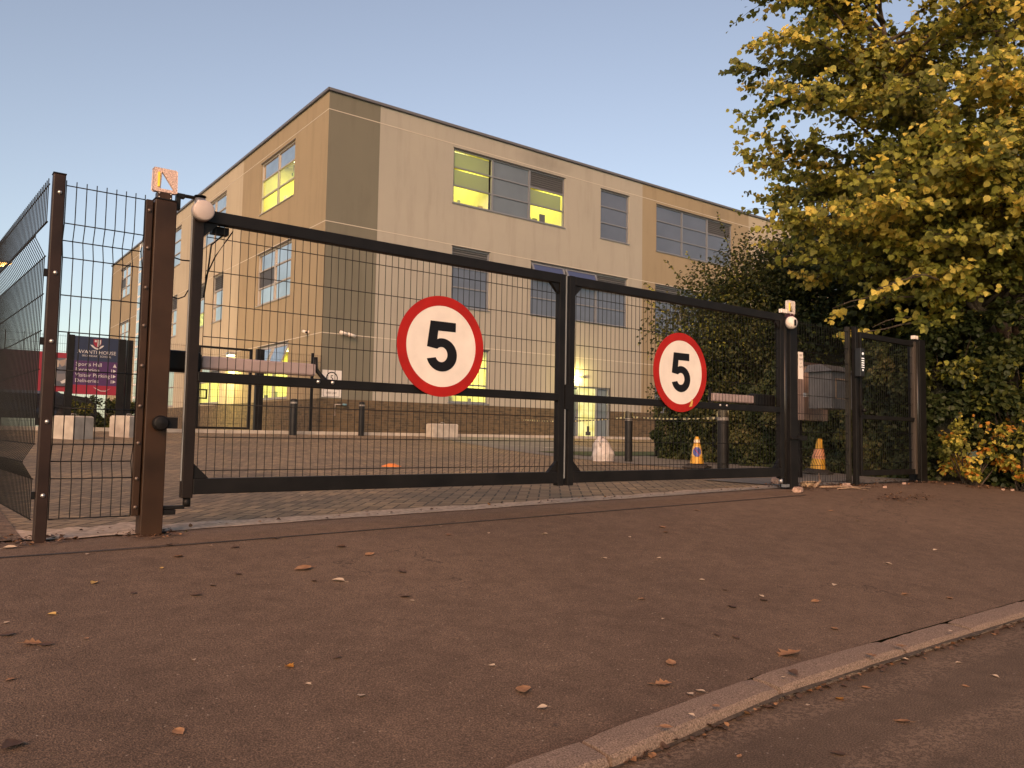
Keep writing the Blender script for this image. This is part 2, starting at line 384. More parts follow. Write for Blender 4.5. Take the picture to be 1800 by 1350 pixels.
def lerp_rows(Y0, Y1, n, f0, f1): return [(Y0+(Y1-Y0)*i/n, f0(Y0+(Y1-Y0)*i/n), f1(Y0+(Y1-Y0)*i/n)) for i in range(n+1)]
c_ = lambda k: (lambda Y: k)

# base terrain to the horizon
mb = MB(); ys = [-1500, -300, -60, -20, 1.2, 1.55, 2.2, 3, 4.5, 5.2, 7, 9, 12, 14, 16, 18, 20, 22, 22.6, 30, 60, 400, 1500]
xs = [-1500, -300, -60, -20, -8, -2, 0, 1, 3, 5, 7.5, 9, 11, 13, 16, 20, 30, 60, 300, 1500]
for y in ys:
    for x in xs: mb.v.append((x, y, G(x, y) - .05 - (.15 if y < 1.7 and False else 0)))
for j in range(len(ys)-1):
    for i in range(len(xs)-1):
        k = j*len(xs)+i; mb.f.append([k, k+1, k+1+len(xs), k+len(xs)]); mb.m.append(0); mb.sm.append(False)
tag(mb.build('ground', GRASS), kind='structure')
# road with a gently bent kerb line
kerbY = lambda X: float(np.interp(X, [-30, -.3, .66, 1.56, 2.465, 3.37, 60], [1.36, 1.40, 1.50, 1.585, 1.662, 1.668, 1.668]))
xr = np.linspace(-30, 60, 91); mb = MB()
for x in xr:
    for y in (-40, -6, 0, 1.0, 1.5, None):
        yy = kerbY(x) if y is None else y
        mb.v.append((x, yy, -.905 if y is None else float(np.interp(yy, KY, KZ))) if y != 1.5 else (x, kerbY(x)-.1, float(np.interp(kerbY(x)-.1, KY, KZ))))
for i in range(len(xr)-1):
    for j in range(5):
        k = i*6+j; mb.f.append([k, k+6, k+7, k+1]); mb.m.append(0); mb.sm.append(True)
tag(mb.build('road', ASPR), kind='structure')
# pavement
KW = .124
mb = MB(); X_ = np.linspace(-30, 60, 120)
rowsY = [0, 2.2, 3, 3.8, 4.5, 4.75, 4.99]
for x in X_:
    for y in rowsY:
        yy = kerbY(x) + KW + .004 if y == 0 else y
        mb.v.append((x, yy, G(x, yy)+.002))
nr = len(rowsY)
for i in range(len(X_)-1):
    for j in range(nr-1):
        k = i*nr+j; mb.f.append([k, k+nr, k+nr+1, k+1]); mb.m.append(0); mb.sm.append(True)
tag(mb.build('pavement', ASPH), kind='structure')
# kerb: separate concrete stones with worn edges, one structure
def kerb_stone(mb, x0, x1, seed):
    rr = random.Random(seed); lift = rr.uniform(-.004, .004); tw = rr.uniform(-.003, .003); n = 12
    prof = [(0.0, -.10), (0.0, -.012), (.004, .004), (.013, .012), (.06, .0165), (KW-.006, .018), (KW, .011), (KW, -.10)]
    vs = []
    for i in range(n+1):
        x = x0 + (x1-x0)*i/n; e = (i in (0, n))
        for a, h in prof:
            jx = rr.uniform(-.003, .003); jy = rr.uniform(-.002, .002) if a < .04 else rr.uniform(-.002, .002)
            vs.append((x + jx*(0 if not e else 1), kerbY(x) + a + jy + tw*(2*i/n-1), lift -.880 + h*1.0 - (.006 if e and h > 0 else 0) + rr.uniform(-.0015, .0015) + (G(x, 1.8)+.865)))
    k = len(prof); fs = [(i*k+j, (i+1)*k+j, (i+1)*k+j+1, i*k+j+1) for i in range(n) for j in range(k-1)]
    fs += [tuple(range(k))[::-1], tuple(n*k+j for j in range(k))]
    mb.add(vs, fs)
mb = MB(); x = 1.56 - .905*12
while x < 30:
    L = .905 if abs(x - 3.37) > .25 else .64
    kerb_stone(mb, x+.009, x+L-.009, int(x*100)); x += L
tag(mb.build('kerb', CONC2), kind='structure')
# strips in the gateway
sheet('tarmac_seam', [(4.42, -6, 7.0), (4.436, -6, 7.0)], SEAM, .0065)
def rag(Y0, amp, sc, ph):
    return lambda x: Y0 + amp*(math.sin(x*sc+ph)+.6*math.sin(x*sc*2.7+ph*2)+.4*math.sin(x*sc*6.1))
def ragstrip(name, x0, x1, fa, fb, mat, dz, n=120):
    mb = MB()
    for i in range(n+1):
        x = x0+(x1-x0)*i/n
        for t in (0, .5, 1):
            y = fa(x)*(1-t)+fb(x)*t; mb.v.append((x, y, G(x, y)+dz))
    for i in range(n):
        for j in (0, 1):
            k = i*3+j; mb.f.append([k, k+3, k+4, k+1]); mb.m.append(0); mb.sm.append(True)
    return tag(mb.build(name, mat), kind='structure')
ragstrip('gutter_dirt', .4, 14, lambda x: kerbY(x)-.014+.004*math.sin(x*9)+.003*math.sin(x*31), lambda x: kerbY(x)+.003, pmat('gutter_dirt', (.055, .042, .032), .95, noise=(60, .6)), .004, 260)
sheet('paved_yard', lerp_rows(4.985, 22.6, 30, c_(.30), lambda Y: 10.3+max(0, Y-8)*1.2), PAVER, .0)
ragstrip('edging_strip', .62, 7.6, rag(4.965, .012, 3, 1), rag(5.24, .03, 4, 2), GRAVEL, .006)
ragstrip('sandy_verge', .25, 1.25, rag(4.90, .02, 5, 1), rag(5.35, .06, 7, 0), GRAVEL, .0105, 40)
sheet('soil_bed', lerp_rows(4.9, 20, 14, c_(-2.5), c_(.48)), SOIL, .014)
sheet('edging_path', lerp_rows(4.7, 20, 14, c_(-3.5), lambda Y: .34 - (Y-4.7)*.03), CONC, .020)
sheet('footpath', lerp_rows(6.2, 22.4, 20, lambda Y: 9.9 if Y < 8 else 9.9+max(0, Y-8)*.26, lambda Y: 11.0+max(0, Y-6)*.45), TARMAC_PATH, .008)
sheet('side_path', lerp_rows(4.985, 6.2, 5, c_(7.6), c_(10.8)), TARMAC_PATH, .010)
sheet('lawn', lerp_rows(13.3, 15.2, 4, c_(12.3), c_(22)), GRASS, .020)
sheet('yard_line', lerp_rows(16.9, 17.05, 1, c_(14.0), c_(17.5)), JOINT, .014)
ragstrip('channel_line', 11.5, 14.6, lambda x: 21.69-(x-11.99)*1.963, lambda x: 21.81-(x-11.99)*1.963, CONC, .012, 20)
# raised pavement round the building
mb = MB(); mb.box(-20, 34, 22.62, 23.195, -.3, .02); mb.box(-20, 9.99, 23.2, 60, -.3, .015)
tag(mb.build('building_apron', CONC), kind='structure')

# ------------------------------------------------------------------ school building
XB, YB, ZR = 10.0, 23.2, 11.0
XE, YE = 46.0, 58.5
school = empty('school_building', (XB, YB, 0), 'three storey school block in tan, olive and beige render on a brick base', 'building')
# windows: u0,u1,z0,z1, columns, rows, style per cell (top row first)
F_WIN = [
 (14.77, 20.03, 8.24, 10.23, 3, 3, ['g', 'p', 'l', 'g', 'p', 'g', 'y', 'p', 'y']),
 (21.98, 23.63, 8.17, 10.23, 1, 3, ['b', 'b', 'b']),
 (25.33, 30.6, 8.16, 10.23, 3, 3, ['b', 'b', 'l', 'b', 'b', 'b', 'b', 'b', 'b']),
 (38.0, 42.0, 8.16, 10.23, 3, 3, ['b']*9),
 (14.79, 16.43, 4.52, 6.67, 1, 3, ['l', 'b', 'b']),
 (18.36, 23.56, 4.60, 6.66, 3, 3, ['o', 'o', 'l', 'b', 'b', 'b', 'b', 'b', 'b']),
 (25.28, 30.5, 4.50, 6.67, 3, 3, ['l', 'b', 'b', 'b', 'b', 'b', 'b', 'b', 'b']),
 (38.0, 42.0, 4.50, 6.67, 3, 3, ['b']*9),
 (14.77, 16.48, 1.12, 3.06, 1, 3, ['G', 'G', 'G']),
 (25.3, 30.5, 1.12, 3.06, 3, 3, ['b']*9),
]
S_WIN = [
 (26.0, 29.38, 8.22, 10.2, 2, 3, ['s', 's', 'sy', 'sy', 'sY', 'sY']),
 (33.64, 37.1, 8.3, 10.2, 2, 3, ['s']*6),
 (40.8, 44.2, 8.25, 10.2, 2, 3, ['s']*6),
 (52.45, 55.5, 8.3, 10.22, 2, 3, ['s', 's', 's', 'k', 's', 's']),
 (26.0, 29.4, 4.70, 6.66, 2, 3, ['s', 's', 's', 'k', 's', 's']),
 (33.6, 35.08, 4.66, 6.70, 1, 3, ['l', 's', 's']),
 (36.2, 37.44, 4.66, 6.61, 1, 3, ['l', 's', 'LITG']),
 (41.0, 42.3, 4.66, 6.70, 1, 3, ['l', 's', 's']),
 (52.3, 55.2, 4.7, 6.67, 2, 3, ['s']*6),
 (25.97, 29.0, 1.15, 3.09, 2, 2, ['o', 'o', 'G', 'G']),
 (33.55, 36.8, 1.15, 3.06, 2, 2, ['l', 's', 'G', 'G']),
 (41.0, 44, 1.15, 3.06, 2, 2, ['s']*4),
]
DOOR_F = (20.55, 22.6, -.06, 2.0)
SASH = pmat('open_sash_glass', (.06, .08, .17), .35, spec=.35)  # sky reflection tinted into the blue base colour
CELLM = {'g': LITD, 'p': BLINDG, 'y': LIT, 'b': BLIND, 'o': SKYG, 'l': LOUV, 'G': LITG, 's': SKYG, 'sy': SKYG, 'sY': LITG, 'k': COPING, 'LITG': LITG}
def P_front(u, z, d): return (u, YB + d, z)          # d > 0 goes into the wall
def P_side(u, z, d): return (XB + d, u, z)
def wall_holes(P, u0, u1, z0, z1, holes, flip):
    us = sorted({u0, u1} | {min(max(h[i], u0), u1) for h in holes for i in (0, 1)})
    zs = sorted({z0, z1} | {min(max(h[i], z0), z1) for h in holes for i in (2, 3)})
    mb = MB()
    for a, b in zip(us, us[1:]):
        for c, d in zip(zs, zs[1:]):
            mu, mz = (a+b)/2, (c+d)/2
            if any(h[0] < mu < h[1] and h[2] < mz < h[3] for h in holes): continue
            q = [P(a, c, 0), P(b, c, 0), P(b, d, 0), P(a, d, 0)]
            mb.quad(*(q[::-1] if flip else q))
    D = .14
    for h in holes:
        a, b, c, d = h[:4]
        if b <= u0 or a >= u1 or d <= z0 or c >= z1: continue
        for (p, q) in (((a, c), (b, c)), ((b, c), (b, d)), ((b, d), (a, d)), ((a, d), (a, c))):
            mb.quad(P(*p, 0), P(*q, 0), P(*q, D), P(*p, D))
    return mb
for P, zones, wins, flip in ((P_front, [(10.0, 11.83, DARKT), (11.83, 24.45, BEIGE), (24.45, 31.9, TAN), (31.9, XE, CREAM)], F_WIN + [DOOR_F], False),
                             (P_side, [(23.2, 31.5, TAN), (31.5, 40.0, CREAM), (40.0, 50.0, CREAM), (50.0, YE, TAN)], S_WIN, True)):
    for u0, u1, m in zones:
        z0 = 1.06 if (P is P_side or not (u0 <= 20.6 <= u1)) else 1.06
        hs = [h for h in wins if h[0] < u1 and h[1] > u0]
        world_part(wall_holes(P, u0, u1, 1.06, ZR - .05, [h for h in hs], flip), 'wall', m, school)
    # brick plinth, 12 mm proud
    PP = (lambda u, z, d: P(u, z, d - .012))
    lo, hi = (10.0 - .012, XE) if P is P_front else (23.2 - .012, YE)
    hs = [h for h in wins if h[2] < 1.06]
    mb = wall_holes(PP, lo, hi, -.3, 1.06, hs, flip)
    a, b, c, d = PP(lo, 1.06, 0), PP(hi, 1.06, 0), P(hi, 1.06, .05), P(lo, 1.06, .05); mb.quad(a, b, c, d)
    world_part(mb, 'brick_plinth', BRICK, school)
    # pale movement joints between windows
    mb = MB()
    for zj in (3.14, 6.72, 10.37):
        mb2 = [lo + .012, hi]
        q = P(lo+.012, zj, 0); e = P(hi, zj, 0)
        if P is P_front: mb.box(lo+.008, hi, YB-.006, YB-.0005, zj-.013, zj+.013)
        else: mb.box(XB-.006, XB-.0005, lo+.008, hi, zj-.013, zj+.013)
    world_part(mb, 'joint_bead', JOINT, school)
# hidden walls, roof and coping
mb = MB(); mb.quad((XE, YB, -.3), (XE, YE, -.3), (XE, YE, ZR-.05), (XE, YB, ZR-.05)); mb.quad((XB, YE, -.3), (XE, YE, -.3), (XE, YE, ZR-.05), (XB, YE, ZR-.05))
world_part(mb, 'wall', CREAM, school)
mb = MB(); mb.box(XB-.045, XE, YB-.045, YE, ZR-.05, ZR+.03); world_part(mb, 'roof', COPING, school)
mb = MB()
mb.box(XB-.06, XE, YB-.065, YB-.046, ZR-.03, ZR+.055); mb.box(XB-.065, XB-.046, YB-.065, YE, ZR-.03, ZR+.055)
world_part(mb, 'coping', pmat('coping_edge', (.16, .15, .15), .4, .3), school)
# dark rooms behind the glass so that openings are never see-through
ROOMS_F = [(14.3, 16.42, 7.55, 10.5), (18.25, 20.4, 7.55, 10.5), (14.3, 17.0, .3, 3.1)]
ROOMS_S = [(25.6, 29.8, 7.55, 10.5), (25.6, 29.6, .3, 3.1), (33.2, 37.0, .3, 3.1)]
ROOMW = pmat('classroom_wall', (.62, .60, .42), .8, noise=(3, .08)); ROOMD = [pmat('cupboard_tan', (.42, .34, .12), .6), pmat('cupboard_green', (.20, .26, .10), .6), pmat('cupboard_dark', (.08, .07, .05), .6), pmat('paper_white', (.75, .74, .62), .7)]
TUBE = pmat('ceiling_tube', (.9, .9, .9), .4, emit=(1, .98, .62), estr=4)
for P, rooms, lo, hi in ((P_front, ROOMS_F, XB+.5, XE-.5), (P_side, ROOMS_S, YB+.5, YE-.5)):
    mb = MB()
    us = sorted({lo, hi} | {r_[i] for r_ in rooms for i in (0, 1)}); zs = sorted({-.2, 10.9} | {r_[i] for r_ in rooms for i in (2, 3)})
    for a, b in zip(us, us[1:]):
        for c, d in zip(zs, zs[1:]):
            if not any(r_[0] < (a+b)/2 < r_[1] and r_[2] < (c+d)/2 < r_[3] for r_ in rooms): mb.quad(P(a, c, .45), P(b, c, .45), P(b, d, .45), P(a, d, .45))
    world_part(mb, 'room_backing', COPING, school)
    for u0, u1, z0, z1 in rooms:
        dp = 3.6; mb = MB(); rq = random.Random(int(u0*7+z0))
        q = lambda a, c, d1, b, e, d2, f1, f2: None
        mb.quad(P(u0, z0, dp), P(u1, z0, dp), P(u1, z1, dp), P(u0, z1, dp)); mb.quad(P(u0, z0, .16), P(u0, z0, dp), P(u0, z1, dp), P(u0, z1, .16)); mb.quad(P(u1, z0, .16), P(u1, z0, dp), P(u1, z1, dp), P(u1, z1, .16))
        mb.quad(P(u0, z0, .16), P(u1, z0, .16), P(u1, z0, dp), P(u0, z0, dp)); mb.quad(P(u0, z1, .16), P(u1, z1, .16), P(u1, z1, dp), P(u0, z1, dp))
        def rb(a, b, c, d, d0, d1, mi):
            p, q_ = P(a, c, d0), P(b, d, d1); mb.box(min(p[0], q_[0]), max(p[0], q_[0]), min(p[1], q_[1]), max(p[1], q_[1]), c, d, mi)
        W = u1-u0; zf = z0+.65
        for k in range(9):
            a = u0+.05+W*rq.uniform(0, .85); wd_ = rq.uniform(.25, .8); rb(a, min(a+wd_, u1-.03), z0, zf+rq.uniform(.3, 1.5), dp-.35-.02*k, dp-.05-.003*k, rq.choice([1, 1, 2, 3]))
        for k in range(7):
            a = u0+.1+W*rq.uniform(0, .8); c = zf+rq.uniform(.7, 1.3); rb(a, min(a+rq.uniform(.15, .4), u1-.05), c, c+rq.uniform(.15, .4), dp-.03-.002*k, dp-.012-.001*k, rq.choice([4, 4, 1, 2]))
        for k in range(10):      # high shelves, pictures and pipes seen from below
            a = u0+.05+W*rq.uniform(0, .85); c = z1-rq.uniform(.25, 1.35); rb(a, min(a+rq.uniform(.12, .7), u1-.05), c, min(c+rq.uniform(.08, .4), z1-.03), dp-.25-.011*k, dp-.05-.002*k, rq.choice([1, 2, 3, 4, 1]))
        for k in range(5): rb(u0+.01, u1-.01, z1-.05-.001*k, z1-.005, .5+.62*k, .56+.62*k, 1)
        for k in range(4):
            a = u0+.1+W*rq.uniform(0, .9); L_ = rq.uniform(.25, .8); rb(a, a+.012, z1-L_, z1-.01, .8+.5*k, .82+.5*k, 3); rb(a-.06, a+.08, z1-L_-.12, z1-L_, .76+.5*k, .88+.5*k, rq.choice([2, 4, 3]))
        for k in range(7):
            a = u0+.1+W*rq.uniform(0, .85); rb(a, min(a+rq.uniform(.06, .3), u1-.05), zf-.02, zf+rq.uniform(.12, .5), .25+.08*k, .31+.08*k, rq.choice([3, 2, 4, 1]))
        world_part(mb, 'lit_room', [ROOMW]+ROOMD, school)
        for k in range(2):
            mb = MB(); rb_ = (u0+W*.2, u0+W*.8); p, q_ = P(rb_[0], z1-.06, 1.0+1.5*k), P(rb_[1], z1-.02, 1.15+1.5*k); mb.box(min(p[0], q_[0]), max(p[0], q_[0]), min(p[1], q_[1]), max(p[1], q_[1]), z1-.075, z1-.052); world_part(mb, 'ceiling_light', TUBE, school)
        al = bpy.data.lights.new('room_light', 'AREA'); al.shape = 'RECTANGLE'; al.size = W*.6; al.size_y = 1.6; al.energy = (60 if z1 > 5 else 75)*W/2; al.color = (1.0, .90, .13)
        ao = bpy.data.objects.new('room_light', al); S.collection.objects.link(ao); ao.parent = school; ao.location = Vector(P((u0+u1)/2, z1-.08, 1.7))-school.location
        if P is P_side: ao.rotation_euler = (0, 0, R(90))
m, t, b, v = new_mat('clear_glass')
b.inputs['Base Color'].default_value = (.9, .9, .9, 1); b.inputs['Metallic'].default_value = 1; b.inputs['Roughness'].default_value = .05
tr_ = t.nodes.new('ShaderNodeBsdfTransparent'); ms_ = t.nodes.new('ShaderNodeMixShader'); ms_.inputs[0].default_value = .90
t.links.new(b.outputs[0], ms_.inputs[1]); t.links.new(tr_.outputs[0], ms_.inputs[2]); t.links.new(ms_.outputs[0], t.nodes['Material Output'].inputs[0]); CLEAR = m
m, t, b, v = new_mat('clear_glass_skylit')
b.inputs['Base Color'].default_value = (.9, .86, .8, 1); b.inputs['Metallic'].default_value = 1; b.inputs['Roughness'].default_value = .05
tr_ = t.nodes.new('ShaderNodeBsdfTransparent'); ms_ = t.nodes.new('ShaderNodeMixShader'); ms_.inputs[0].default_value = .68
t.links.new(b.outputs[0], ms_.inputs[1]); t.links.new(tr_.outputs[0], ms_.inputs[2]); t.links.new(ms_.outputs[0], t.nodes['Material Output'].inputs[0]); CLEARS = m
m, t, b, v = new_mat('roller_blind')
b.inputs['Base Color'].default_value = (.26, .29, .26, 1); tl_ = t.nodes.new('ShaderNodeBsdfTranslucent'); tl_.inputs[0].default_value = (.16, .19, .17, 1); ms_ = t.nodes.new('ShaderNodeMixShader'); ms_.inputs[0].default_value = .5
t.links.new(b.outputs[0], ms_.inputs[1]); t.links.new(tl_.outputs[0], ms_.inputs[2]); t.links.new(ms_.outputs[0], t.nodes['Material Output'].inputs[0]); BLINDT = m
CELLM.update({'y': CLEAR, 'g': BLINDT, 'G': CLEARS, 'sy': CLEARS, 'sY': CLEAR})
def make_window(P, spec, front):
    u0, u1, z0, z1, nc, nr, cells = spec
    fr = MB(); gl = MB(); lv = MB(); fw, mw = .055, .05; mats = []
    def bx(mb, a, b, c, d, d0, d1, mi=0):
        p, q = P(a, c, d0), P(b, d, d1)
        mb.box(min(p[0], q[0]), max(p[0], q[0]), min(p[1], q[1]), max(p[1], q[1]), c, d, mi)
    bx(fr, u0, u1, z0, z0+fw, .05, .13); bx(fr, u0, u1, z1-fw, z1, .05, .13)
    bx(fr, u0, u0+fw, z0+fw, z1-fw, .05, .13); bx(fr, u1-fw, u1, z0+fw, z1-fw, .05, .13)
    cw = (u1-u0)/nc; rh = (z1-z0)/nr
    for i in range(1, nc): bx(fr, u0+i*cw-mw/2-.02, u0+i*cw+mw/2+.02, z0+fw, z1-fw, .052, .128)
    for i in range(nc):
        a = u0+i*cw+(fw if i == 0 else mw/2+.02); b = u0+(i+1)*cw-(fw if i == nc-1 else mw/2+.02)
        for j in range(nr):
            c = z1-(j+1)*rh+(fw if j == nr-1 else mw/2); d = z1-j*rh-(fw if j == 0 else mw/2)
            if j > 0: bx(fr, a, b, z1-j*rh-mw/2, z1-j*rh+mw/2, .056, .126)
            st = cells[j*nc+i]; m = CELLM[st]
            if st == 'l':
                n = 7
                for q in range(n):
                    zz = c+(d-c)*(q+.5)/n; p0 = P(a, zz-.03, .07); p1 = P(b, zz-.03, .07); p2 = P(b, zz+.045, .115); p3 = P(a, zz+.045, .115)
                    lv.quad(p0, p1, p2, p3)
                bx(lv, a, b, c, d, .118, .124)
            elif st == 'o':          # top hung sash pushed open
                tt = R(24) if front else R(20)
                H = d-c; pts = [(a+.0, d, .05), (b, d, .05), (b, d-H*math.cos(tt), .05-H*math.sin(tt)), (a, d-H*math.cos(tt), .05-H*math.sin(tt))]
                if front: m = SASH
                if m not in mats: mats.append(m)
                e = .05
                def at(u, s): return P(a+(b-a)*u, d-H*math.cos(tt)*s, .05-H*math.sin(tt)*s)
                gl.quad(at(.05, .08), at(.95, .08), at(.95, .92), at(.05, .92), mats.index(m))
                for (q0, q1, s0, s1) in ((0, 1, 0, .08), (0, 1, .92, 1), (0, .05, .08, .92), (.95, 1, .08, .92)):
                    p = [Vector(at(q0, s0)), Vector(at(q1, s0)), Vector(at(q1, s1)), Vector(at(q0, s1))]
                    nrm = (p[1]-p[0]).cross(p[3]-p[0]).normalized()*.02
                    vs = [k-nrm for k in p]+[k+nrm for k in p]
                    fr.add(vs, [(0, 1, 2, 3), (7, 6, 5, 4), (0, 4, 5, 1), (1, 5, 6, 2), (2, 6, 7, 3), (3, 7, 4, 0)])
                mk = CLEAR if not front else COPING
                if mk not in mats: mats.append(mk)
                gl.quad(P(a, c, .12), P(b, c, .12), P(b, d, .12), P(a, d, .12), mats.index(mk))
            else:
                if m not in mats: mats.append(m)
                gl.quad(P(a, c, .09), P(b, c, .09), P(b, d, .09), P(a, d, .09), mats.index(m))
                if st == 'g':      # blind stops short of the frame and leaves a bright gap
                    gl.f.pop(); gl.m.pop(); gl.sm.pop()
                    gl.quad(P(a, c, .09), P(b-.10, c, .09), P(b-.10, d-.06, .09), P(a, d-.06, .09), mats.index(m))
                if st in ('s', 'sy', 'sY', 'b') and i == 0 and False: pass
    if front: fr.box(u0-.03, u1+.03, YB-.035, YB+.10, z0-.035, z0-.002)
    else: fr.box(XB-.035, XB+.10, u0-.03, u1+.03, z0-.035, z0-.002)
    f = world_part(fr, 'window', FRAME if front else pmat('side_window_frame', (.30, .29, .28), .5), school)
    if gl.f: g = gl; o = world_part(g, 'pane', mats, school); o.parent = f
    if lv.f: o = world_part(lv, 'louvre', LOUV, school); o.parent = f
    # shadow-gap head flashing
    hd = MB()
    if front: hd.box(u0-.02, u1+.02, YB-.012, YB+.05, z1+.002, z1+.03)
    else: hd.box(XB-.012, XB+.05, u0-.02, u1+.02, z1+.002, z1+.03)
    o = world_part(hd, 'head_flashing', COPING, school); o.parent = f
for s_ in F_WIN: make_window(P_front, s_, True)
for s_ in S_WIN: make_window(P_side, s_, False)
# full height stair window strip on the long side
mb = MB(); mb.box(XB-.04, XB-.01, 48.7, 50.0, .2, 10.9); strip = world_part(mb, 'stair_window', pmat('white_mullion', (.72, .70, .66), .5), school)
mb = MB()
for k in range(14): mb.quad((XB-.043, 48.8, .4+k*.74), (XB-.043, 49.9, .4+k*.74), (XB-.043, 49.9, 1.02+k*.74), (XB-.043, 48.8, 1.02+k*.74))
o = world_part(mb, 'pane', SKYG, school); o.parent = strip
# entrance: frame, lit doorway, dark side light
mb = MB()
for a, b, c, d in ((20.55, 20.62, -.05, 2.0), (20.84, 20.90, -.05, 1.94), (21.84, 21.92, -.05, 1.94), (22.52, 22.6, -.05, 2.0), (20.62, 22.52, 1.94, 2.0)):
    mb.box(a, b, YB+.03, YB+.12, c, d)
dr = world_part(mb, 'door', FRAME, school)
mb = MB(); mb.quad((20.90, YB+.09, -.05), (21.84, YB+.09, -.05), (21.84, YB+.09, 1.94), (20.90, YB+.09, 1.94))
mb.quad((20.62, YB+.09, -.05), (20.84, YB+.09, -.05), (20.84, YB+.09, 1.94), (20.62, YB+.09, 1.94), 1)
mb.quad((21.92, YB+.09, -.05), (22.52, YB+.09, -.05), (22.52, YB+.09, 1.94), (21.92, YB+.09, 1.94), 1)
o = world_part(mb, 'pane', [litmat('lit_doorway', (.60, .50, .12), (.78, .68, .26), .9, 1), BLINDG], school); o.parent = dr
mb = MB(); mb.box(21.35, 21.60, YB+.05, YB+.085, .05, .20); mb.box(21.42, 21.52, YB+.05, YB+.085, .2005, .42)
o = world_part(mb, 'notice', COPING, school); o.parent = dr
# fittings on the walls
def wall_light(name, loc, box, label, power, col):
    r = empty(name, loc, label, 'wall light'); mb = MB(); mb.box(*box); world_part(mb, 'housing', COPING, r, .01)
    return r
wl = empty('wall_light', (XB, 31.8, 3.0), 'lit bulkhead lamp throwing a yellow glow down the tan wall by the low windows', 'wall light')
mb = MB(); mb.box(XB-.26, XB-.001, 31.6, 32.0, 3.02, 3.12); world_part(mb, 'housing', GALV, wl, .01)
mb = MB(); mb.box(XB-.24, XB-.02, 31.64, 31.96, 2.97, 3.018); world_part(mb, 'diffuser', LAMPM, wl)
ld = bpy.data.lights.new('wall_light_beam', 'SPOT'); ld.energy = 850; ld.color = (1, .86, .25); ld.shadow_soft_size = .12; ld.spot_size = R(140); ld.spot_blend = .6
lo_ = bpy.data.objects.new('wall_light_beam', ld); S.collection.objects.link(lo_); lo_.location = (-.28, 0, -.06); lo_.parent = wl
dl = empty('door_light', (20.7, YB, 2.35), 'small lit lamp on a bracket above the glowing entrance door', 'wall light')
mb = MB(); mb.box(20.66, 20.74, YB-.09, YB-.001, 2.25, 2.42); world_part(mb, 'diffuser', LAMPM, dl, .01)
mb = MB(); mb.tube([(20.74, YB-.05, 2.36), (21.15, YB-.05, 2.36)], .012); mb.box(21.0, 21.18, YB-.10, YB-.001, 2.33, 2.40); world_part(mb, 'bracket', COPING, dl)
ld = bpy.data.lights.new('door_light_bulb', 'POINT'); ld.energy = 80; ld.color = (1, .85, .25); ld.shadow_soft_size = .05
lo_ = bpy.data.objects.new('door_light_bulb', ld); S.collection.objects.link(lo_); lo_.location = (0, -.25, -.05); lo_.parent = dl
def camera_unit(loc, face, label):
    r = empty('security_camera', loc, label, 'security camera', 'security cameras on the school wall')
    x, y, z = loc; f = Vector(face)
    mb = MB(); mb.tube([Vector(loc), Vector(loc)+f*.14], .022, 8); mb.lathe([(0, 0), (.05, 0), (.05, .015), (0, .015)], T=Matrix.Rotation(R(90), 4, 'X') if face[1] else Matrix.Rotation(R(-90), 4, 'Y'), c=loc)
    world_part(mb, 'bracket', WHITE, r)
    h = Vector(loc)+f*.14; s = Vector((f.y, -f.x, 0))*(-1)
    mb = MB(); mb.tube([h-s*.12+Vector((0, 0, .03)), h+s*.14-Vector((0, 0, .03))], .048, 12); world_part(mb, 'camera_body', WHITE, r)
    mb = MB(); e = h+s*.14-Vector((0, 0, .03)); mb.tube([e, e+s*.008], .036, 12); world_part(mb, 'lens', INK, r)
    return r
camera_unit((10.68, YB, 3.16), (0, -1, 0), 'white security camera on the olive wall right of the building corner')
camera_unit((10.95, YB, 3.12), (0, -1, 0), 'second white camera on the olive wall, the one farther from the corner')
camera_unit((XB, 24.25, 3.24), (-1, 0, 0), 'white security camera on the tan side wall just left of the corner')
# white speed notice on the building corner
ws = empty('wall_notice', (10.38, YB-.01, 1.5), 'white wall notice with a ringed 5 and a lower panel, beside the building corner', 'sign')
T = lambda x, z, d: (10.38+x, YB-.012-.012+d, 1.55+z)
mb = MB(); mb.box(10.06, 10.72, YB-.024, YB-.002, 1.10, 1.96); world_part(mb, 'plate', pmat('notice_white', (.62, .60, .58), .5), ws)
mb = MB(); vs, fs = fill2d(ell(.2, .2, 0, .16), [ell(.165, .165, 0, .16, 40)], -.003, T); mb.add(vs, fs)
V, F = textmesh('5', .26, 'CENTER'); mb.add([T(x, y+.07, -.003) for x, y, z in V], F)
for s_, zz, tx in ((.075, -.12, 'MPH'), (.075, -.22, 'CAUTION'), (.085, -.34, 'SPEED LIMIT')):
    if tx == 'SPEED LIMIT': V, F = textmesh('SPEED LIMIT', s_, 'CENTER'); mb.add([T(x*.8, y+zz, -.003) for x, y, z in V], F)
for a in ((-.27, .27, -.43, -.42), (-.27, .27, -.20, -.19), (-.27, -.26, -.42, -.20), (.26, .27, -.42, -.20)): mb.box(10.38+a[0], 10.38+a[1], YB-.027, YB-.0245, 1.55+a[2], 1.55+a[3])
world_part(mb, 'lettering', INK, ws)
tp = empty('outside_tap', (10.62, YB-.02, .85), 'bent white pipe with a small blue topped valve on the brick base near the corner', 'pipe')
mb = MB(); mb.tube([(10.50, YB-.06, .52), (10.50, YB-.06, .88), (10.72, YB-.06, .88)], .02, 8); world_part(mb, 'pipe', WHITE, tp)
mb = MB(); mb.lathe([(0, 0), (.07, .0), (.07, .05), (0, .05)], c=(10.82, YB-.08, .86)); world_part(mb, 'valve', pmat('valve_blue', (.12, .25, .32), .4), tp)

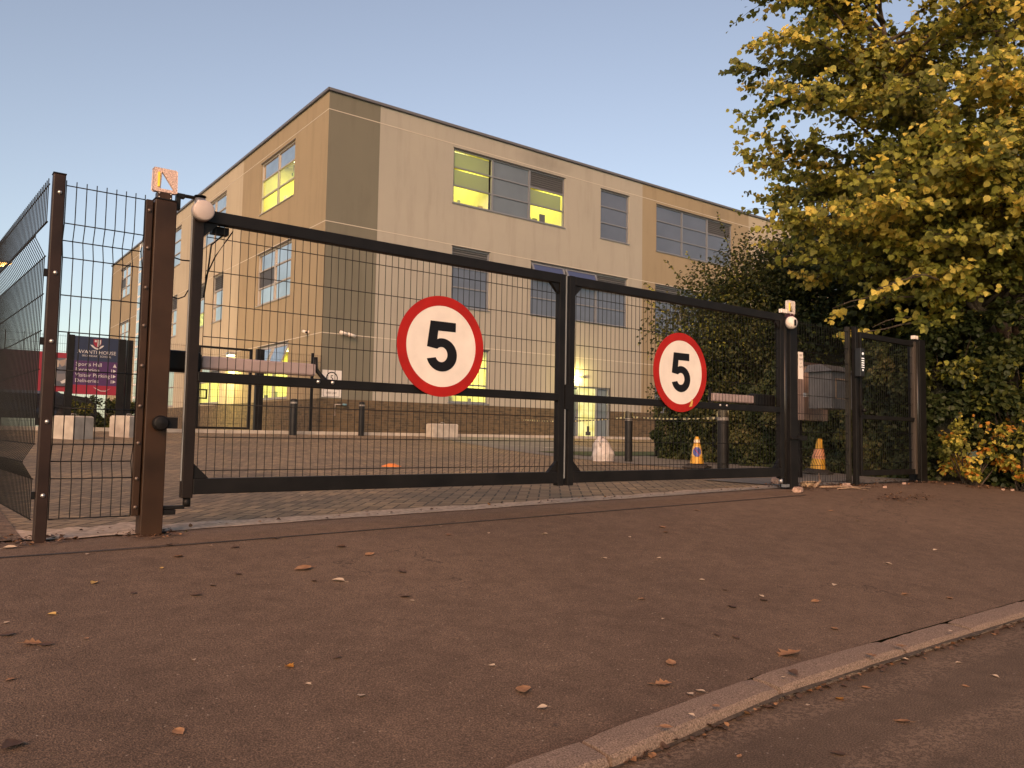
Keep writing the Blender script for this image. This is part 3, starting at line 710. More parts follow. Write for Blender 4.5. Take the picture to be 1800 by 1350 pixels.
# ------------------------------------------------------------------ gateway
YG = 4.81
def wires(mb, P, u0, u1, zlist, ztop, zbot, folds, step=.05, r=.0025, rh=.003):
    """P(u, z, d). folds: list of (z_top, z_mid, z_low) where verticals bend by d"""
    n = int(round((u1-u0)/step)); zs = sorted({ztop, zbot} | {z for f in folds for z in f}, reverse=True)
    mids = {f[1] for f in folds}
    for i in range(n+1):
        u = u0 + (u1-u0)*i/n
        mb.tube([P(u, z, .045 if z in mids else 0) for z in zs], r, 5, cap=False)
    for z in zlist:
        d = .045 if z in mids else 0
        mb.tube([P(u0, z, d-.0045), P(u1, z, d-.0045)], rh, 5)
def PG(u, z, d): return (u, YG + .02 + d, z)
def gusset(mb, x, z, sx, sz, s=.085, y0=YG+.012, y1=YG+.045):
    a, b, c = (x, z), (x+sx*s, z), (x, z+sz*s)
    vs = [(p[0], y0, p[1]) for p in (a, b, c)] + [(p[0], y1, p[1]) for p in (a, b, c)]
    mb.add(vs, [(0, 1, 2), (5, 4, 3), (0, 3, 4, 1), (1, 4, 5, 2), (2, 5, 3, 0)])
ZT, ZB = 1.325, -.378
def gate_leaf(name, x0, x1, label, hinge, x_ram):
    r = empty(name, (x0 if hinge < 0 else x1, YG, ZB), label, 'gate', 'double swing gate leaves across the drive')
    y0, y1 = YG, YG+.06
    mb = MB(); mb.box(x0, x0+.062, y0, y1, ZB-.02, ZT-.001); o = world_part(mb, 'stile', BLACK if hinge > 0 else pmat('lamplit_black_coat', (.014, .009, .007), .45, spec=.25, noise=(5, .3)), r, .004)  # brown copy of the black coat, lamp light put into its colour
    mb = MB(); mb.box(x1-.062, x1, y0, y1, ZB-.02, ZT-.001); world_part(mb, 'stile', BLACK, r, .004)
    mb = MB(); mb.box(x0+.0625, x1-.0625, y0, y1, ZT-.078, ZT-.003); world_part(mb, 'top_rail', BLACK, r, .004)
    mb = MB(); mb.box(x0+.0625, x1-.0625, y0, y1, .285, .345); world_part(mb, 'middle_rail', BLACK, r, .004)
    mb = MB(); mb.box(x0+.0625, x1-.0625, y0, y1, ZB, ZB+.092); world_part(mb, 'bottom_rail', BLACK, r, .004)
    a, b = x0+.066, x1-.066
    mb = MB(); wires(mb, PG, a+.02, b-.02, [1.16, .955, .755, .558, .44-.09, .155, -.045, -.245][:4]+[.155, -.042, -.24], ZT-.08, ZB+.094, [], r=.0023)
    world_part(mb, 'mesh_panel', WIRE, r)
    for q in ((a, ZB+.093, 1, 1), (b, ZB+.093, -1, 1), (a, ZT-.079, 1, -1), (b, ZT-.079, -1, -1)):
        mb = MB(); gusset(mb, *q); world_part(mb, 'gusset', BLACK, r)
    return r
g1 = gate_leaf('gate_leaf', 1.246, 4.178, 'longer left gate leaf of black mesh, its first stile coloured brown for lamp light', -1, 1)
g2 = gate_leaf('gate_leaf', 4.222, 7.215, 'right gate leaf of black mesh, closing against the post by the hedge', 1, 1)
# grey strips: painted sky highlight beside left stile, safety edge in centre gap
mb = MB(); mb.box(1.2385, 1.2455, YG+.008, YG+.026, -.3, 1.30); world_part(mb, 'highlight_safety_edge', EDGE_GREY, g1, .003)
mb = MB(); mb.box(4.1785, 4.196, YG+.004, YG+.03, .42, 1.315); mb.box(4.1785, 4.196, YG+.004, YG+.03, -.34, .22); world_part(mb, 'highlight_safety_edge', EDGE_GREY, g1, .003)
mb = MB(); mb.box(4.18, 4.22, YG-.006, YG+.0035, .22, .42); world_part(mb, 'lock_plate', BLACK, g1)
# end-cap disc at the top corner, axis towards the street
mb = MB(); TY = Matrix.Rotation(R(90), 4, 'X')
mb.lathe([(0, .062), (.054, .062), (.060, .057), (.060, 0), (0, 0)], c=(1.288, YG-.001, 1.30), T=TY, n=36); world_part(mb, 'sensor_disc', DISC, g1)
mb = MB(); mb.lathe([(0, 0), (.031, 0), (.031, .06), (0, .06)], c=(1.285, YG+.03, ZT+.002), n=20); world_part(mb, 'hinge_collar', GALV, g1)
mb = MB(); mb.tube([(1.40, YG+.075, 1.24), (1.44, YG+.085, 1.20), (1.375, YG+.08, 1.13), (1.36, YG+.07, .98), (1.34, YG+.07, .8)], .005, 6)
mb.tube([(1.50, YG+.075, 1.235), (1.47, YG+.085, 1.18), (1.40, YG+.08, 1.06), (1.345, YG+.07, .92)], .004, 6)
mb.box(1.37, 1.47, YG+.055, YG+.11, 1.20, 1.245); world_part(mb, 'cable_loop', INK, g1)
# left leaf operator ram + bolts
def ram(root, xa, xb, xm0, xm1, flip):
    mb = MB(); mb.box(xa, xb, YG+.13, YG+.20, .372, .452); world_part(mb, 'ram', RAM, root, .012)
    mb = MB(); mb.box(min(xm0, xm1), max(xm0, xm1), YG+.115, YG+.215, .345, .475); world_part(mb, 'motor_housing', BLACK, root, .02)
    xe = xb if not flip else xa; s = 1 if not flip else -1
    mb = MB(); mb.tube([(xe+s*.005, YG+.165, .50), (xe+s*.01, YG+.165, .42), (xe+s*.05, YG+.13, .36), (xe+s*.05, YG+.07, .33)], .016, 8)
    world_part(mb, 'bracket', BLACK, root)
    mb = MB()
    for dx in (-.04, .06): mb.lathe([(0, 0), (.013, 0), (.011, .009), (0, .012)], c=(xe+dx*s, YG, .325), T=Matrix.Rotation(R(90), 4, 'X'), n=12)
    world_part(mb, 'bolt_pair', BOLT, root)
ram(g1, 1.365, 2.10, 1.13, 1.36, False)
ram(g2, 6.22, 6.88, 6.88, 7.24, True)
# lower hinge pins
mb = MB(); mb.lathe([(0, 0), (.022, 0), (.022, .05), (0, .05)], c=(1.283, YG+.03, ZB-.072), n=16); world_part(mb, 'pivot', BLACK, g1)
mb = MB(); mb.lathe([(0, 0), (.022, 0), (.022, .05), (0, .05)], c=(7.19, YG+.03, ZB-.072), n=16); world_part(mb, 'pivot', GALV, g2)

# speed signs
FIVE = ([(-.275, .49), (.315, .49), (.315, .305), (-.095, .305), (-.112, .135)]
        + [(.0+.355*math.cos(R(a)), -.170+.330*math.sin(R(a))) for a in range(100, -166, -8)]
        + [(-.01+.140*math.cos(R(a)), -.165+.150*math.sin(R(a))) for a in range(-156, 141, 10)]
        + [(-.130, -.055), (-.345, -.025)])
def speed_sign(cx, cz, label):
    r = empty('speed_limit_sign', (cx, YG-.02, cz), label, 'speed sign', 'round speed limit signs on the gate')
    rad = .365
    T = lambda x, z, d: (cx+x*rad, YG-.012+d, cz+z*rad)
    mb = MB(); vs, fs = fill2d(ell(1, 1, n=72), [ell(.805, .805, n=72)], -.008, T, .007); mb.add(vs, fs); world_part(mb, 'red_ring', RED, r)
    mb = MB(); vs, fs = fill2d(ell(.805, .805, n=72), [], -.0065, T, .0055); mb.add(vs, fs); world_part(mb, 'white_plate', WHITE, r)
    mb = MB(); vs, fs = fill2d(FIVE, [], -.0085, T); mb.add(vs, fs); world_part(mb, 'numeral', INK, r)
    return r
speed_sign(2.985, .632, 'round red ringed white sign with a black 5 on the longer left gate leaf')
s2 = speed_sign(5.57, .605, 'round red ringed 5 sign with a peeling mark low on its rim')
mb = MB(); vs, fs = fill2d([(.30, -.86), (.42, -.84), (.46, -.70), (.40, -.66), (.36, -.78)], [], -.0095, lambda x, z, d: (5.57+x*.365, YG-.012+d, .605+z*.365)); mb.add(vs, fs)
world_part(mb, 'peeled_patch', pmat('peeled', (.62, .42, .10), .4), s2)

# ---- posts
def square_post(name, x0, x1, z0, z1, label, group, m, y0=YG, d=None, cat='post', capm=None):
    d = d or (x1-x0); r = empty(name, ((x0+x1)/2, y0+d/2, z0), label, cat, group)
    mb = MB(); mb.box(x0, x1, y0, y0+d, z0-.15, z1); world_part(mb, 'shaft', m, r, .006)
    mb = MB(); mb.box(x0-.002, x1+.002, y0-.002, y0+d+.002, z1+.0005, z1+.006); world_part(mb, 'cap', capm or BLACK, r)
    return r
gl_ = G(1.1, YG)
pL = square_post('gate_post', 1.03, 1.15, gl_, 1.335, 'thick brown steel gate post tinted for lamp glow, left of the double gate', 'gate posts', POSTM)
mb = MB(); mb.box(.985, 1.022, YG+.015, YG+.055, -.49, 1.325); mb.box(1.0225, 1.0295, YG+.03, YG+.05, -.49, 1.32); world_part(mb, 'clamp_bar', POSTM, pL, .003)
mb = MB()
for z in (1.26, 1.04, .81, .59, .36, .13, -.08, -.28, -.44): mb.lathe([(0, 0), (.011, 0), (.009, .008), (0, .010)], c=(1.003, YG+.015, z), T=TY, n=12)
world_part(mb, 'bolt_row', pmat('painted_bolt', (.16, .12, .10), .4, .4), pL)
mb = MB(); mb.box(1.151, 1.20, YG+.03, YG+.07, 1.375, 1.40); mb.box(1.151, 1.175, YG+.028, YG+.072, 1.30, 1.3745); mb.box(1.20, 1.315, YG+.026, YG+.074, 1.388, 1.398)
mb.lathe([(.035, 0), (.035, .004), (0, .004)], c=(1.285, YG+.03, 1.4005)); world_part(mb, 'hinge_arm', BLACK, pL, .002)
mb = MB(); mb.box(1.151, 1.27, YG+.015, YG+.05, -.462, -.44); mb.box(1.151, 1.22, YG+.01, YG+.055, -.492, -.4625); world_part(mb, 'bottom_hinge', BLACK, pL, .004)
mb = MB(); mb.tube([(1.151, YG+.05, 1.015), (1.20, YG+.05, 1.005), (1.262, YG+.05, 1.008)], .004, 6); mb.tube([(1.151, YG+.05, .78), (1.19, YG+.05, .772), (1.225, YG+.05, .79), (1.255, YG+.05, .85)], .0035, 6)
world_part(mb, 'cable', INK, pL)
mb = MB(); mb.lathe([(0, .0), (.040, 0), (.044, .02), (.044, .05), (.036, .062), (0, .066)], c=(1.105, YG, .035), T=TY, n=24); mb.box(1.125, 1.20, YG-.03, YG-.001, .005, .07)
world_part(mb, 'photocell', BLACK, pL, .003)
pR = square_post('gate_post', 7.33, 7.465, G(7.4, YG), 1.30, 'black steel gate post on the hedge side, with a white warning plate beside it', 'gate posts', BLACK)
mb = MB(); mb.tube([(7.265, YG+.03, -.46), (7.265, YG+.03, 1.30)], .026, 14); world_part(mb, 'hinge_tube', pmat('hinge_tube_black', (.016, .016, .016), .35, spec=.35), pR)
mb = MB(); mb.box(7.23, 7.30, YG+.0, YG+.05, -.49, -.46); world_part(mb, 'bottom_hinge', GALV, pR)
mb = MB(); mb.box(7.451, 7.60, YG-.02, YG+.03, .0, .05); mb.box(7.30, 7.45, YG-.035, YG-.001, .01, .03, ); world_part(mb, 'drop_latch', BLACK, pR, .003)
mb = MB(); mb.lathe([(0, 0), (.06, 0), (.066, .02), (.066, .05), (.05, .075), (0, .08)], c=(7.28, YG-.012, 1.235), T=TY, n=24); world_part(mb, 'white_dome', WHITE, pR)
mb = MB(); mb.box(7.20, 7.24, YG-.086, YG-.0775, 1.20, 1.25); o = world_part(MB().box(7.262, 7.292, YG-.098, YG-.092, 1.20, 1.262), 'dome_window', INK, pR)
mb = MB(); mb.box(7.15, 7.25, YG-.02, YG+.02, 1.335, 1.375); world_part(mb, 'white_block', WHITE, pR, .004)
# beacons
def beacon(cx, zb, label, pink):
    r = empty('gate_beacon', (cx, YG+.05, zb), label, 'beacon', 'square plastic beacons on the gate posts')
    T = lambda x, z, d: (cx+x, YG+.02+d, zb+z)
    sq = [(-.062, .042), (.055, .042), (.064, .05), (.064, .172), (.055, .18), (-.062, .18), (-.07, .172), (-.07, .05)]
    mb = MB(); vs, fs = fill2d(sq, [[(-.026, .062), (.050, .062), (-.020, .162)]], 0, T, .024); mb.add(vs, fs)
    world_part(mb, 'lens_frame', pink, r, .003)
    mb = MB(); mb.box(cx-.044, cx-.034, YG+.012, YG+.0195, zb+.07, zb+.155); world_part(mb, 'reflector_strip', pmat('amber_strip', (.75, .45, .03), .3, emit=(1, .55, .02), estr=.35), r)
    mb = MB(); mb.box(cx-.042, cx+.038, YG+.012, YG+.075, zb, zb+.0415); world_part(mb, 'mount', POSTM if cx < 3 else pmat('mount_maroon', (.06, .012, .014), .4), r, .002)
    mb = MB()
    for dx in (-.034, .030):
        for z in (.008, .032): mb.lathe([(0, 0), (.005, 0), (.004, .004), (0, .005)], c=(cx+dx, YG+.012, zb+z), T=TY, n=8)
    world_part(mb, 'screw_set', BOLT, r)
PINK = pmat('beacon_pink', (.62, .45, .38), .35, noise=(160, .45, 2), bump=(220, .6, .003))
beacon(1.085, 1.342, 'pink translucent beacon with a triangular hole on top of the brown post', PINK)
beacon(7.385, 1.307, 'pale beacon on the post by the hedge, above a white dome', pmat('beacon_pale', (.62, .55, .48), .35, noise=(160, .35, 2), bump=(220, .5, .003)))

# ---- left corner: thin post, small panel, side fence
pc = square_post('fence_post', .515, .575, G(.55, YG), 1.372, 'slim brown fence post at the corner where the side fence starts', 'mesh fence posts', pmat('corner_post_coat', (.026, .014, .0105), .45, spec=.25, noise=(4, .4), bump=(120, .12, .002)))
mb = MB()
for z in (1.27, .83, .46, .03, -.36): mb.lathe([(0, 0), (.012, 0), (.010, .007), (0, .010)], c=(.548, YG, z), T=TY, n=12)
world_part(mb, 'bolt_row', BOLT, pc)
for z in (.83, .46, .03, -.36):
    mb = MB(); mb.box(.495, .5145, YG+.02, YG+.04, z-.02, z+.02); world_part(mb, 'clamp', BLACK, pc)
fp = empty('mesh_fence_panel', (.78, YG+.05, -.49), 'narrow see-through mesh panel between the corner post and the brown gate post', 'fence panel', 'welded mesh fence panels beside the gate')
mb = MB(); wires(mb, lambda u, z, d: (u, YG+.035+d, z), .582, .982, [1.3227, 1.114, 1.027, .925, .7185, .5185, .310, .105, -.0895, -.1837, -.2747, -.4894], 1.352, -.492, [(1.114, 1.027, .925), (-.0895, -.1837, -.2747)], r=.0028, rh=.0034)
world_part(mb, 'mesh', WIRE, fp)
sf = empty('mesh_fence_panel', (.50, YG+.2, -.49), 'long mesh side fence running back from the corner post, its bends seen edge-on', 'fence panel', 'welded mesh fence panels beside the gate')
def PS(u, z, d): return (.500-.047*u-d*1.15, YG+.06+u, z)
for q in range(5):
    mb = MB(); wires(mb, PS, q*2.52, q*2.52+2.5, [1.3227, 1.114, 1.027, .925, .7185, .5185, .310, .105, -.0895, -.1837, -.2747, -.4894], 1.352, -.492, [(1.114, 1.027, .925), (-.0895, -.1837, -.2747)], r=.0028, rh=.0034)
    world_part(mb, 'mesh', WIRE, sf)
for q in range(1, 6):
    mb = MB(); mb.box(.475-.047*q*2.52, .525-.047*q*2.52, YG+.03+q*2.52, YG+.08+q*2.52, -.75, 1.37); world_part(mb, 'intermediate_post', BLACK, sf)
# ---- right side: fixed panel, keypad post, pedestrian gate, end post
fr_ = empty('mesh_fence_panel', (7.95, YG+.05, -.47), 'fixed mesh panel between the gate post and keypad post, letterbox behind it', 'fence panel', 'welded mesh fence panels beside the gate')
mb = MB(); wires(mb, lambda u, z, d: (u, YG+.06+d, z), 7.48, 8.57, [1.27, 1.07, .98, .89, .69, .49, .29, .09, -.09, -.18, -.27, -.455], 1.30, -.46, [(1.07, .98, .89), (-.09, -.18, -.27)])
world_part(mb, 'mesh', WIRE, fr_)
pk = square_post('fence_post', 8.58, 8.63, G(8.6, YG), 1.33, 'slim olive grey fence post between the fixed mesh panel and keypad post', 'mesh fence posts', pmat('olive_post', (.028, .026, .021), .5, spec=.25, noise=(4, .3)), YG+.06)
pk2 = square_post('gate_post', 8.632, 8.688, G(8.65, YG), 1.33, 'black post with the keypad box, left side of the pedestrian gate', 'gate posts', BLACK)
pe = square_post('gate_post', 10.17, 10.33, G(10.2, YG), 1.31, 'black end post hinging the pedestrian gate, against the dark shrubs', 'gate posts', BLACK)
mb = MB(); mb.tube([(10.13, YG+.02, -.46), (10.13, YG+.02, 1.28)], .024, 12); world_part(mb, 'hinge_tube', pmat('hinge_tube_black', (.03, .03, .03), .25), pe)
mb = MB(); mb.box(9.98, 10.08, YG-.03, YG+.02, 1.305, 1.35); world_part(mb, 'white_block', WHITE, pe, .004)
pg = empty('pedestrian_gate', (8.72, YG, -.4), 'narrow black mesh pedestrian gate beside the shrubs, with one middle rail', 'gate')
for a, b, m in ((8.735, 8.775, BLACK), (10.02, 10.075, pmat('stile_lit_side', (.055, .042, .032), .5))):  # brown stile colour stands for its lit side face
    mb = MB(); mb.box(a, b, YG, YG+.05, -.40, 1.28); world_part(mb, 'stile', m, pg, .004)
for nm, a, b in (('top_rail', 1.215, 1.2795), ('middle_rail', .262, .31), ('bottom_rail', -.3995, -.335)):
    mb = MB(); mb.box(8.7755, 10.0195, YG+.001, YG+.049, a, b); world_part(mb, nm, BLACK, pg, .004)
mb = MB(); wires(mb, PG, 8.79, 9.995, [1.07, .87, .67, .47, .11, -.09, -.25], 1.214, -.334, []); world_part(mb, 'mesh_panel', WIRE, pg)
mb = MB(); mb.box(8.70, 8.734, YG-.03, YG-.001, .30, .42); mb.lathe([(0, 0), (.02, 0), (.02, .03), (0, .035)], c=(8.717, YG-.03, .36), T=TY); world_part(mb, 'lock', BLACK, pg)
# keypad
kp = empty('keypad', (8.60, YG-.04, .92), 'tall black entry keypad with a column of white buttons on the gate post', 'keypad')
mb = MB(); mb.box(8.605, 8.692, YG-.075, YG-.002, .745, 1.075); world_part(mb, 'housing', pmat('keypad_black', (.016, .016, .018), .3), kp, .006)
mb = MB(); mb.lathe([(0, 0), (.016, 0), (.014, .006), (0, .007)], c=(8.648, YG-.0755, 1.01), T=TY)
for i in range(5):
    for j in range(3): mb.lathe([(0, 0), (.0078, 0), (.007, .004), (0, .005)], c=(8.628+j*.02, YG-.0755, .955-i*.026), T=TY, n=8)
mb.lathe([(0, 0), (.012, 0), (.01, .005), (0, .006)], c=(8.648, YG-.0755, .82), T=TY)
world_part(mb, 'button_set', pmat('button_white', (.85, .85, .82), .4, emit=(1, 1, .95), estr=.25), kp)
# white warning plate
wp = empty('warning_plate', (7.50, YG-.01, .81), 'small tall white plate with faint lettering beside the black gate post', 'sign')
mb = MB(); mb.box(7.462, 7.545, YG-.012, YG-.005, .655, .945); world_part(mb, 'plate', WHITE, wp)
mb = MB()
for k, (tx, s_) in enumerate((('KEEP', .030), ('CLEAR', .030), ('OF', .022), ('GATE', .030))):
    V, F = textmesh(tx, s_, 'CENTER'); mb.add([(7.5035+x*.85, YG-.0135, .90-k*.042+y) for x, y, z in V], F)
world_part(mb, 'lettering', pmat('plate_ink', (.10, .05, .05), .6), wp)
# letterbox and meter box behind the fixed panel
lb = empty('letterbox', (9.2, YG+.5, .4), 'dark grey steel letterbox with a sloping hood, hanging behind the fixed mesh panel', 'letterbox')
GREYP = pmat('letterbox_grey', (.075, .078, .085), .5, noise=(5, .25), bump=(80, .15, .003))
mb = MB(); mb.box(8.95, 9.42, 5.30, 5.62, .40, .86); world_part(mb, 'body', GREYP, lb, .006)
mb = MB(); vs = [(8.91, 5.25, .861), (9.46, 5.25, .861), (9.46, 5.66, .861), (8.91, 5.66, .861), (8.95, 5.45, .955), (9.42, 5.45, .955), (9.42, 5.62, .955), (8.95, 5.62, .955)]
mb.add(vs, [(0, 1, 5, 4), (1, 2, 6, 5), (2, 3, 7, 6), (3, 0, 4, 7), (4, 5, 6, 7), (3, 2, 1, 0)]); world_part(mb, 'hood', GREYP, lb)
mb = MB()
for a in ((9.03, 9.36, .76, .775), (9.03, 9.36, .52, .535), (9.03, 9.045, .535, .76), (9.345, 9.36, .535, .76)): mb.box(a[0], a[1], 5.292, 5.2995, a[2], a[3])
world_part(mb, 'door_frame', pmat('worn_frame', (.20, .15, .11), .6), lb)
mb = MB(); mb.tube([(9.3, 5.34, .90), (9.3, 5.30, .95), (9.34, 5.30, .97)], .01, 6); mb.box(8.90, 9.5, 5.63, 5.66, .55, .60); world_part(mb, 'fixing', GALV, lb)
mt = empty('meter_box', (9.6, 6.0, .3), 'reddish brown cabinet half hidden behind the dark letterbox', 'cabinet')
mb = MB(); mb.box(9.38, 9.95, 5.95, 6.15, .27, 1.0); world_part(mb, 'body', pmat('brown_box', (.22, .155, .125), .6, noise=(6, .2)), mt, .008)
mb = MB(); mb.box(9.34, 9.99, 5.92, 6.18, 1.001, 1.04); world_part(mb, 'lid', pmat('dark_lid', (.05, .03, .025), .6), mt)
for dx in (9.86,):
    mb = MB(); mb.box(9.385, 9.44, 6.02, 6.08, -.7, .269); world_part(mb, 'leg', BLACK, mt)

# ------------------------------------------------------------------ yard fence on the far side, banner, totem sign
YF = 23.0
ff = empty('yard_fence', (2.0, YF, 0), 'tall dark mesh fence along the far side of the yard up to the building corner', 'fence')
segs = [(-12, -9.5), (-9.5, -7), (-7, -4.5), (-4.5, -2), (-2, .5), (.5, 3.0), (3.0, 5.3), (7.95, 9.98)]
for a, b in segs:
    mb = MB(); wires(mb, lambda u, z, d: (u, YF+d, z), a+.03, b-.03, [2.36, 2.16, 1.96, 1.76, 1.56, 1.36, 1.16, .96, .76, .56, .36, .16], 2.40, .03, [], step=.05, r=.0026, rh=.0035); world_part(mb, 'mesh', WIRE, ff)
for x in [-12, -9.5, -7, -4.5, -2, .5, 3.0, 5.3]:
    mb = MB(); mb.box(x-.03, x+.03, YF+.02, YF+.08, -.2, 2.45); world_part(mb, 'post', BLACK, ff)
mb = MB(); mb.box(7.90, 8.12, YF-.06, YF+.10, -.2, 2.42); world_part(mb, 'post', BLACK, ff)
mb = MB(); mb.box(9.60, 9.67, YF-.05, YF+.02, -.2, 2.43); world_part(mb, 'post', BLACK, ff)
yg = empty('yard_gate', (5.5, YF, 0), 'black framed mesh gate in the far yard fence, below the lit wall lamp', 'gate')
for nm, bx_ in (('stile', (6.24, 6.31, .04, 2.40)), ('stile', (7.70, 7.76, .04, 2.40)), ('top_rail', (6.311, 7.699, 2.34, 2.399)), ('bottom_rail', (6.311, 7.699, .041, .10))):
    mb = MB(); mb.box(bx_[0], bx_[1], YF-.02, YF+.04, bx_[2], bx_[3]); world_part(mb, nm, BLACK, yg)
mb = MB(); wires(mb, lambda u, z, d: (u, YF+.01+d, z), 6.33, 7.68, [2.16, 1.96, 1.76, 1.56, 1.36, 1.16, .96, .76, .56, .36, .2], 2.33, .11, []); world_part(mb, 'mesh_panel', WIRE, yg)
mb = MB()
for a in ((6.22, 6.52, .88, .92), (6.22, 6.52, 1.12, 1.16), (6.48, 6.52, .92, 1.12)): mb.box(a[0], a[1], YF-.05, YF-.021, a[2], a[3])
world_part(mb, 'lock_box', BLACK, yg)
mb = MB(); mb.box(5.95, 6.18, YF-.03, YF+.07, -.2, 2.42); world_part(mb, 'gate_jamb', BLACK, yg)
wires_seg = MB(); wires(wires_seg, lambda u, z, d: (u, YF+d, z), 5.36, 5.92, [2.36, 1.96, 1.56, 1.16, .76, .36], 2.40, .03, []); world_part(wires_seg, 'mesh', WIRE, ff)
# banner
bn = empty('school_banner', (1.5, YF-.03, 1.4), 'long maroon and red banner with a photo, tied to the far mesh fence', 'banner')
BM = pmat('banner_maroon', (.055, .016, .028), .6, noise=(2, .15)); BR = pmat('banner_red', (.24, .018, .035), .6)
mb = MB(); n = 40
for i in range(n+1):
    x = -7.5+(4.45+7.5)*i/n; dy = .012*math.sin(x*5)
    for z in (.92, 1.92): mb.v.append((x, YF-.035+dy, z))
for i in range(n): mb.f.append([i*2, i*2+2, i*2+3, i*2+1]); mb.m.append(0 if -7.5+(4.45+7.5)*(i+.5)/n < 2.42 else 1); mb.sm.append(True)
world_part(mb, 'cloth', [BM, BR], bn)
m, t, b, v = new_mat('banner_photo')
vo = t.nodes.new('ShaderNodeTexVoronoi'); vo.inputs['Scale'].default_value = 7; t.links.new(v, vo.inputs['Vector'])
sp = t.nodes.new('ShaderNodeSeparateColor'); t.links.new(vo.outputs['Color'], sp.inputs[0])
t.links.new(ramp(t, sp.outputs[0], [(0, (.04, .05, .07)), (.45, (.12, .13, .16)), (.7, (.34, .26, .2)), (1, (.55, .55, .55))]), b.inputs['Base Color'])
mb = MB(); mb.box(2.5, 4.1, YF-.062, YF-.056, 1.06, 1.78); world_part(mb, 'photo_panel', m, bn)
BINK = pmat('banner_ink', (.20, .10, .13), .7)
for k in range(5):
    V, F = textmesh('AVANTI HOUSE SCHOOL' if k % 2 == 0 else 'SECONDARY SCHOOL', .12)
    for x0_ in (-.4, -3.4):
        mb = MB(); mb.add([(x0_+x, YF-.052, 1.70-k*.155+y) for x, y, z in V], F); world_part(mb, 'lettering', BINK, bn)
# totem
tt_ = empty('school_sign', (3.4, 21, G(3.4, 21)), 'navy and purple school direction sign with a crest and white arrows on two black posts', 'sign')
YS = 21.0
mb = MB()
mb.box(2.73, 2.90, YS-.03, YS+.09, -.35, 2.21); mb.box(3.80, 3.985, YS-.03, YS+.09, -.35, 2.19)
for o_, a in ((0, 0),): pass
m1 = MB(); m1.box(2.73, 2.87, YS-.03, YS+.09, -.35, 2.20); world_part(m1, 'post', BLACK, tt_)
m1 = MB(); m1.box(3.83, 3.98, YS-.03, YS+.09, -.35, 2.18); world_part(m1, 'post', BLACK, tt_)
m1 = MB(); m1.box(4.02, 4.16, YS+.06, YS+.18, -.35, 2.18); world_part(m1, 'post', BLACK, tt_)
NAVY = pmat('sign_navy', (.018, .024, .055), .4); PURP = pmat('sign_purple', (.060, .020, .085), .4); SRED = pmat('sign_crimson', (.25, .014, .032), .4)
m1 = MB(); m1.box(2.872, 3.828, YS-.02, YS+.02, 1.60, 2.18); world_part(m1, 'navy_panel', NAVY, tt_)
m1 = MB(); m1.box(2.872, 3.828, YS-.02, YS+.02, 1.02, 1.5995); world_part(m1, 'purple_panel', PURP, tt_)
m1 = MB(); m1.box(2.872, 3.828, YS-.02, YS+.02, .80, 1.0195); world_part(m1, 'red_panel', SRED, tt_)
TS = lambda x, z, d: (3.35+x, YS-.022+d, z)
PALE = pmat('sign_lettering', (.50, .48, .48), .5)
m1 = MB(); m1.add(*fill2d([(-.085, 2.13), (.085, 2.13), (.085, 2.03), (.05, 1.965), (0, 1.93), (-.05, 1.965), (-.085, 2.03)], [], -.001, TS)); world_part(m1, 'crest', SRED, tt_)
m1 = MB(); m1.add(*fill2d([(0, 2.12), (.075, 2.12), (.075, 2.035), (.045, 1.972), (0, 1.945)], [], -.003, TS))
m1.add(*fill2d([(-.06, 2.11), (-.015, 2.11), (-.015, 2.06), (-.06, 2.06)], [], -.003, TS)); world_part(m1, 'crest_field', pmat('crest_grey', (.42, .40, .40), .5), tt_)
m1 = MB(); m1.add(*fill2d([(-.15, 1.99), (-.10, 1.985), (-.05, 1.935), (0, 1.915), (.05, 1.935), (.10, 1.985), (.15, 1.99), (.11, 1.94), (.05, 1.895), (0, 1.88), (-.05, 1.895), (-.11, 1.94)], [], -.003, TS))
for tx, s_, xx, zz, al in (('AVANTI HOUSE', .118, 0, 1.775, 'CENTER'), ('SECONDARY SCHOOL', .062, 0, 1.70, 'CENTER'), ('Sports Hall', .125, -.44, 1.475, 'LEFT'), ('Reception', .125, -.44, 1.345, 'LEFT'), ('Visitor Parking', .125, -.44, 1.215, 'LEFT'), ('Deliveries', .125, -.44, 1.085, 'LEFT')):
    V, F = textmesh(tx, s_, al); m1.add([TS(xx+x, zz+y, -.003) for x, y, z in V], F)
for k, zz in enumerate((1.475, 1.345, 1.215, 1.085)):
    if k == 0: m1.add(*fill2d([(.36, zz), (.44, zz), (.40, zz+.09)], [], -.003, TS))
    else: m1.add(*fill2d([(.37, zz), (.44, zz+.04), (.37, zz+.08)], [], -.003, TS)); m1.add(*fill2d([(.33, zz), (.345, zz), (.345, zz+.08), (.33, zz+.08)], [], -.003, TS))
world_part(m1, 'lettering', PALE, tt_)
m1 = MB(); m1.add(*fill2d([(-.05, .99), (.02, .93), (.12, .885), (.22, .885), (.34, .97), (.22, .90), (.12, .90), (.03, .945)], [], -.003, TS)); world_part(m1, 'red_swoosh', PALE, tt_)

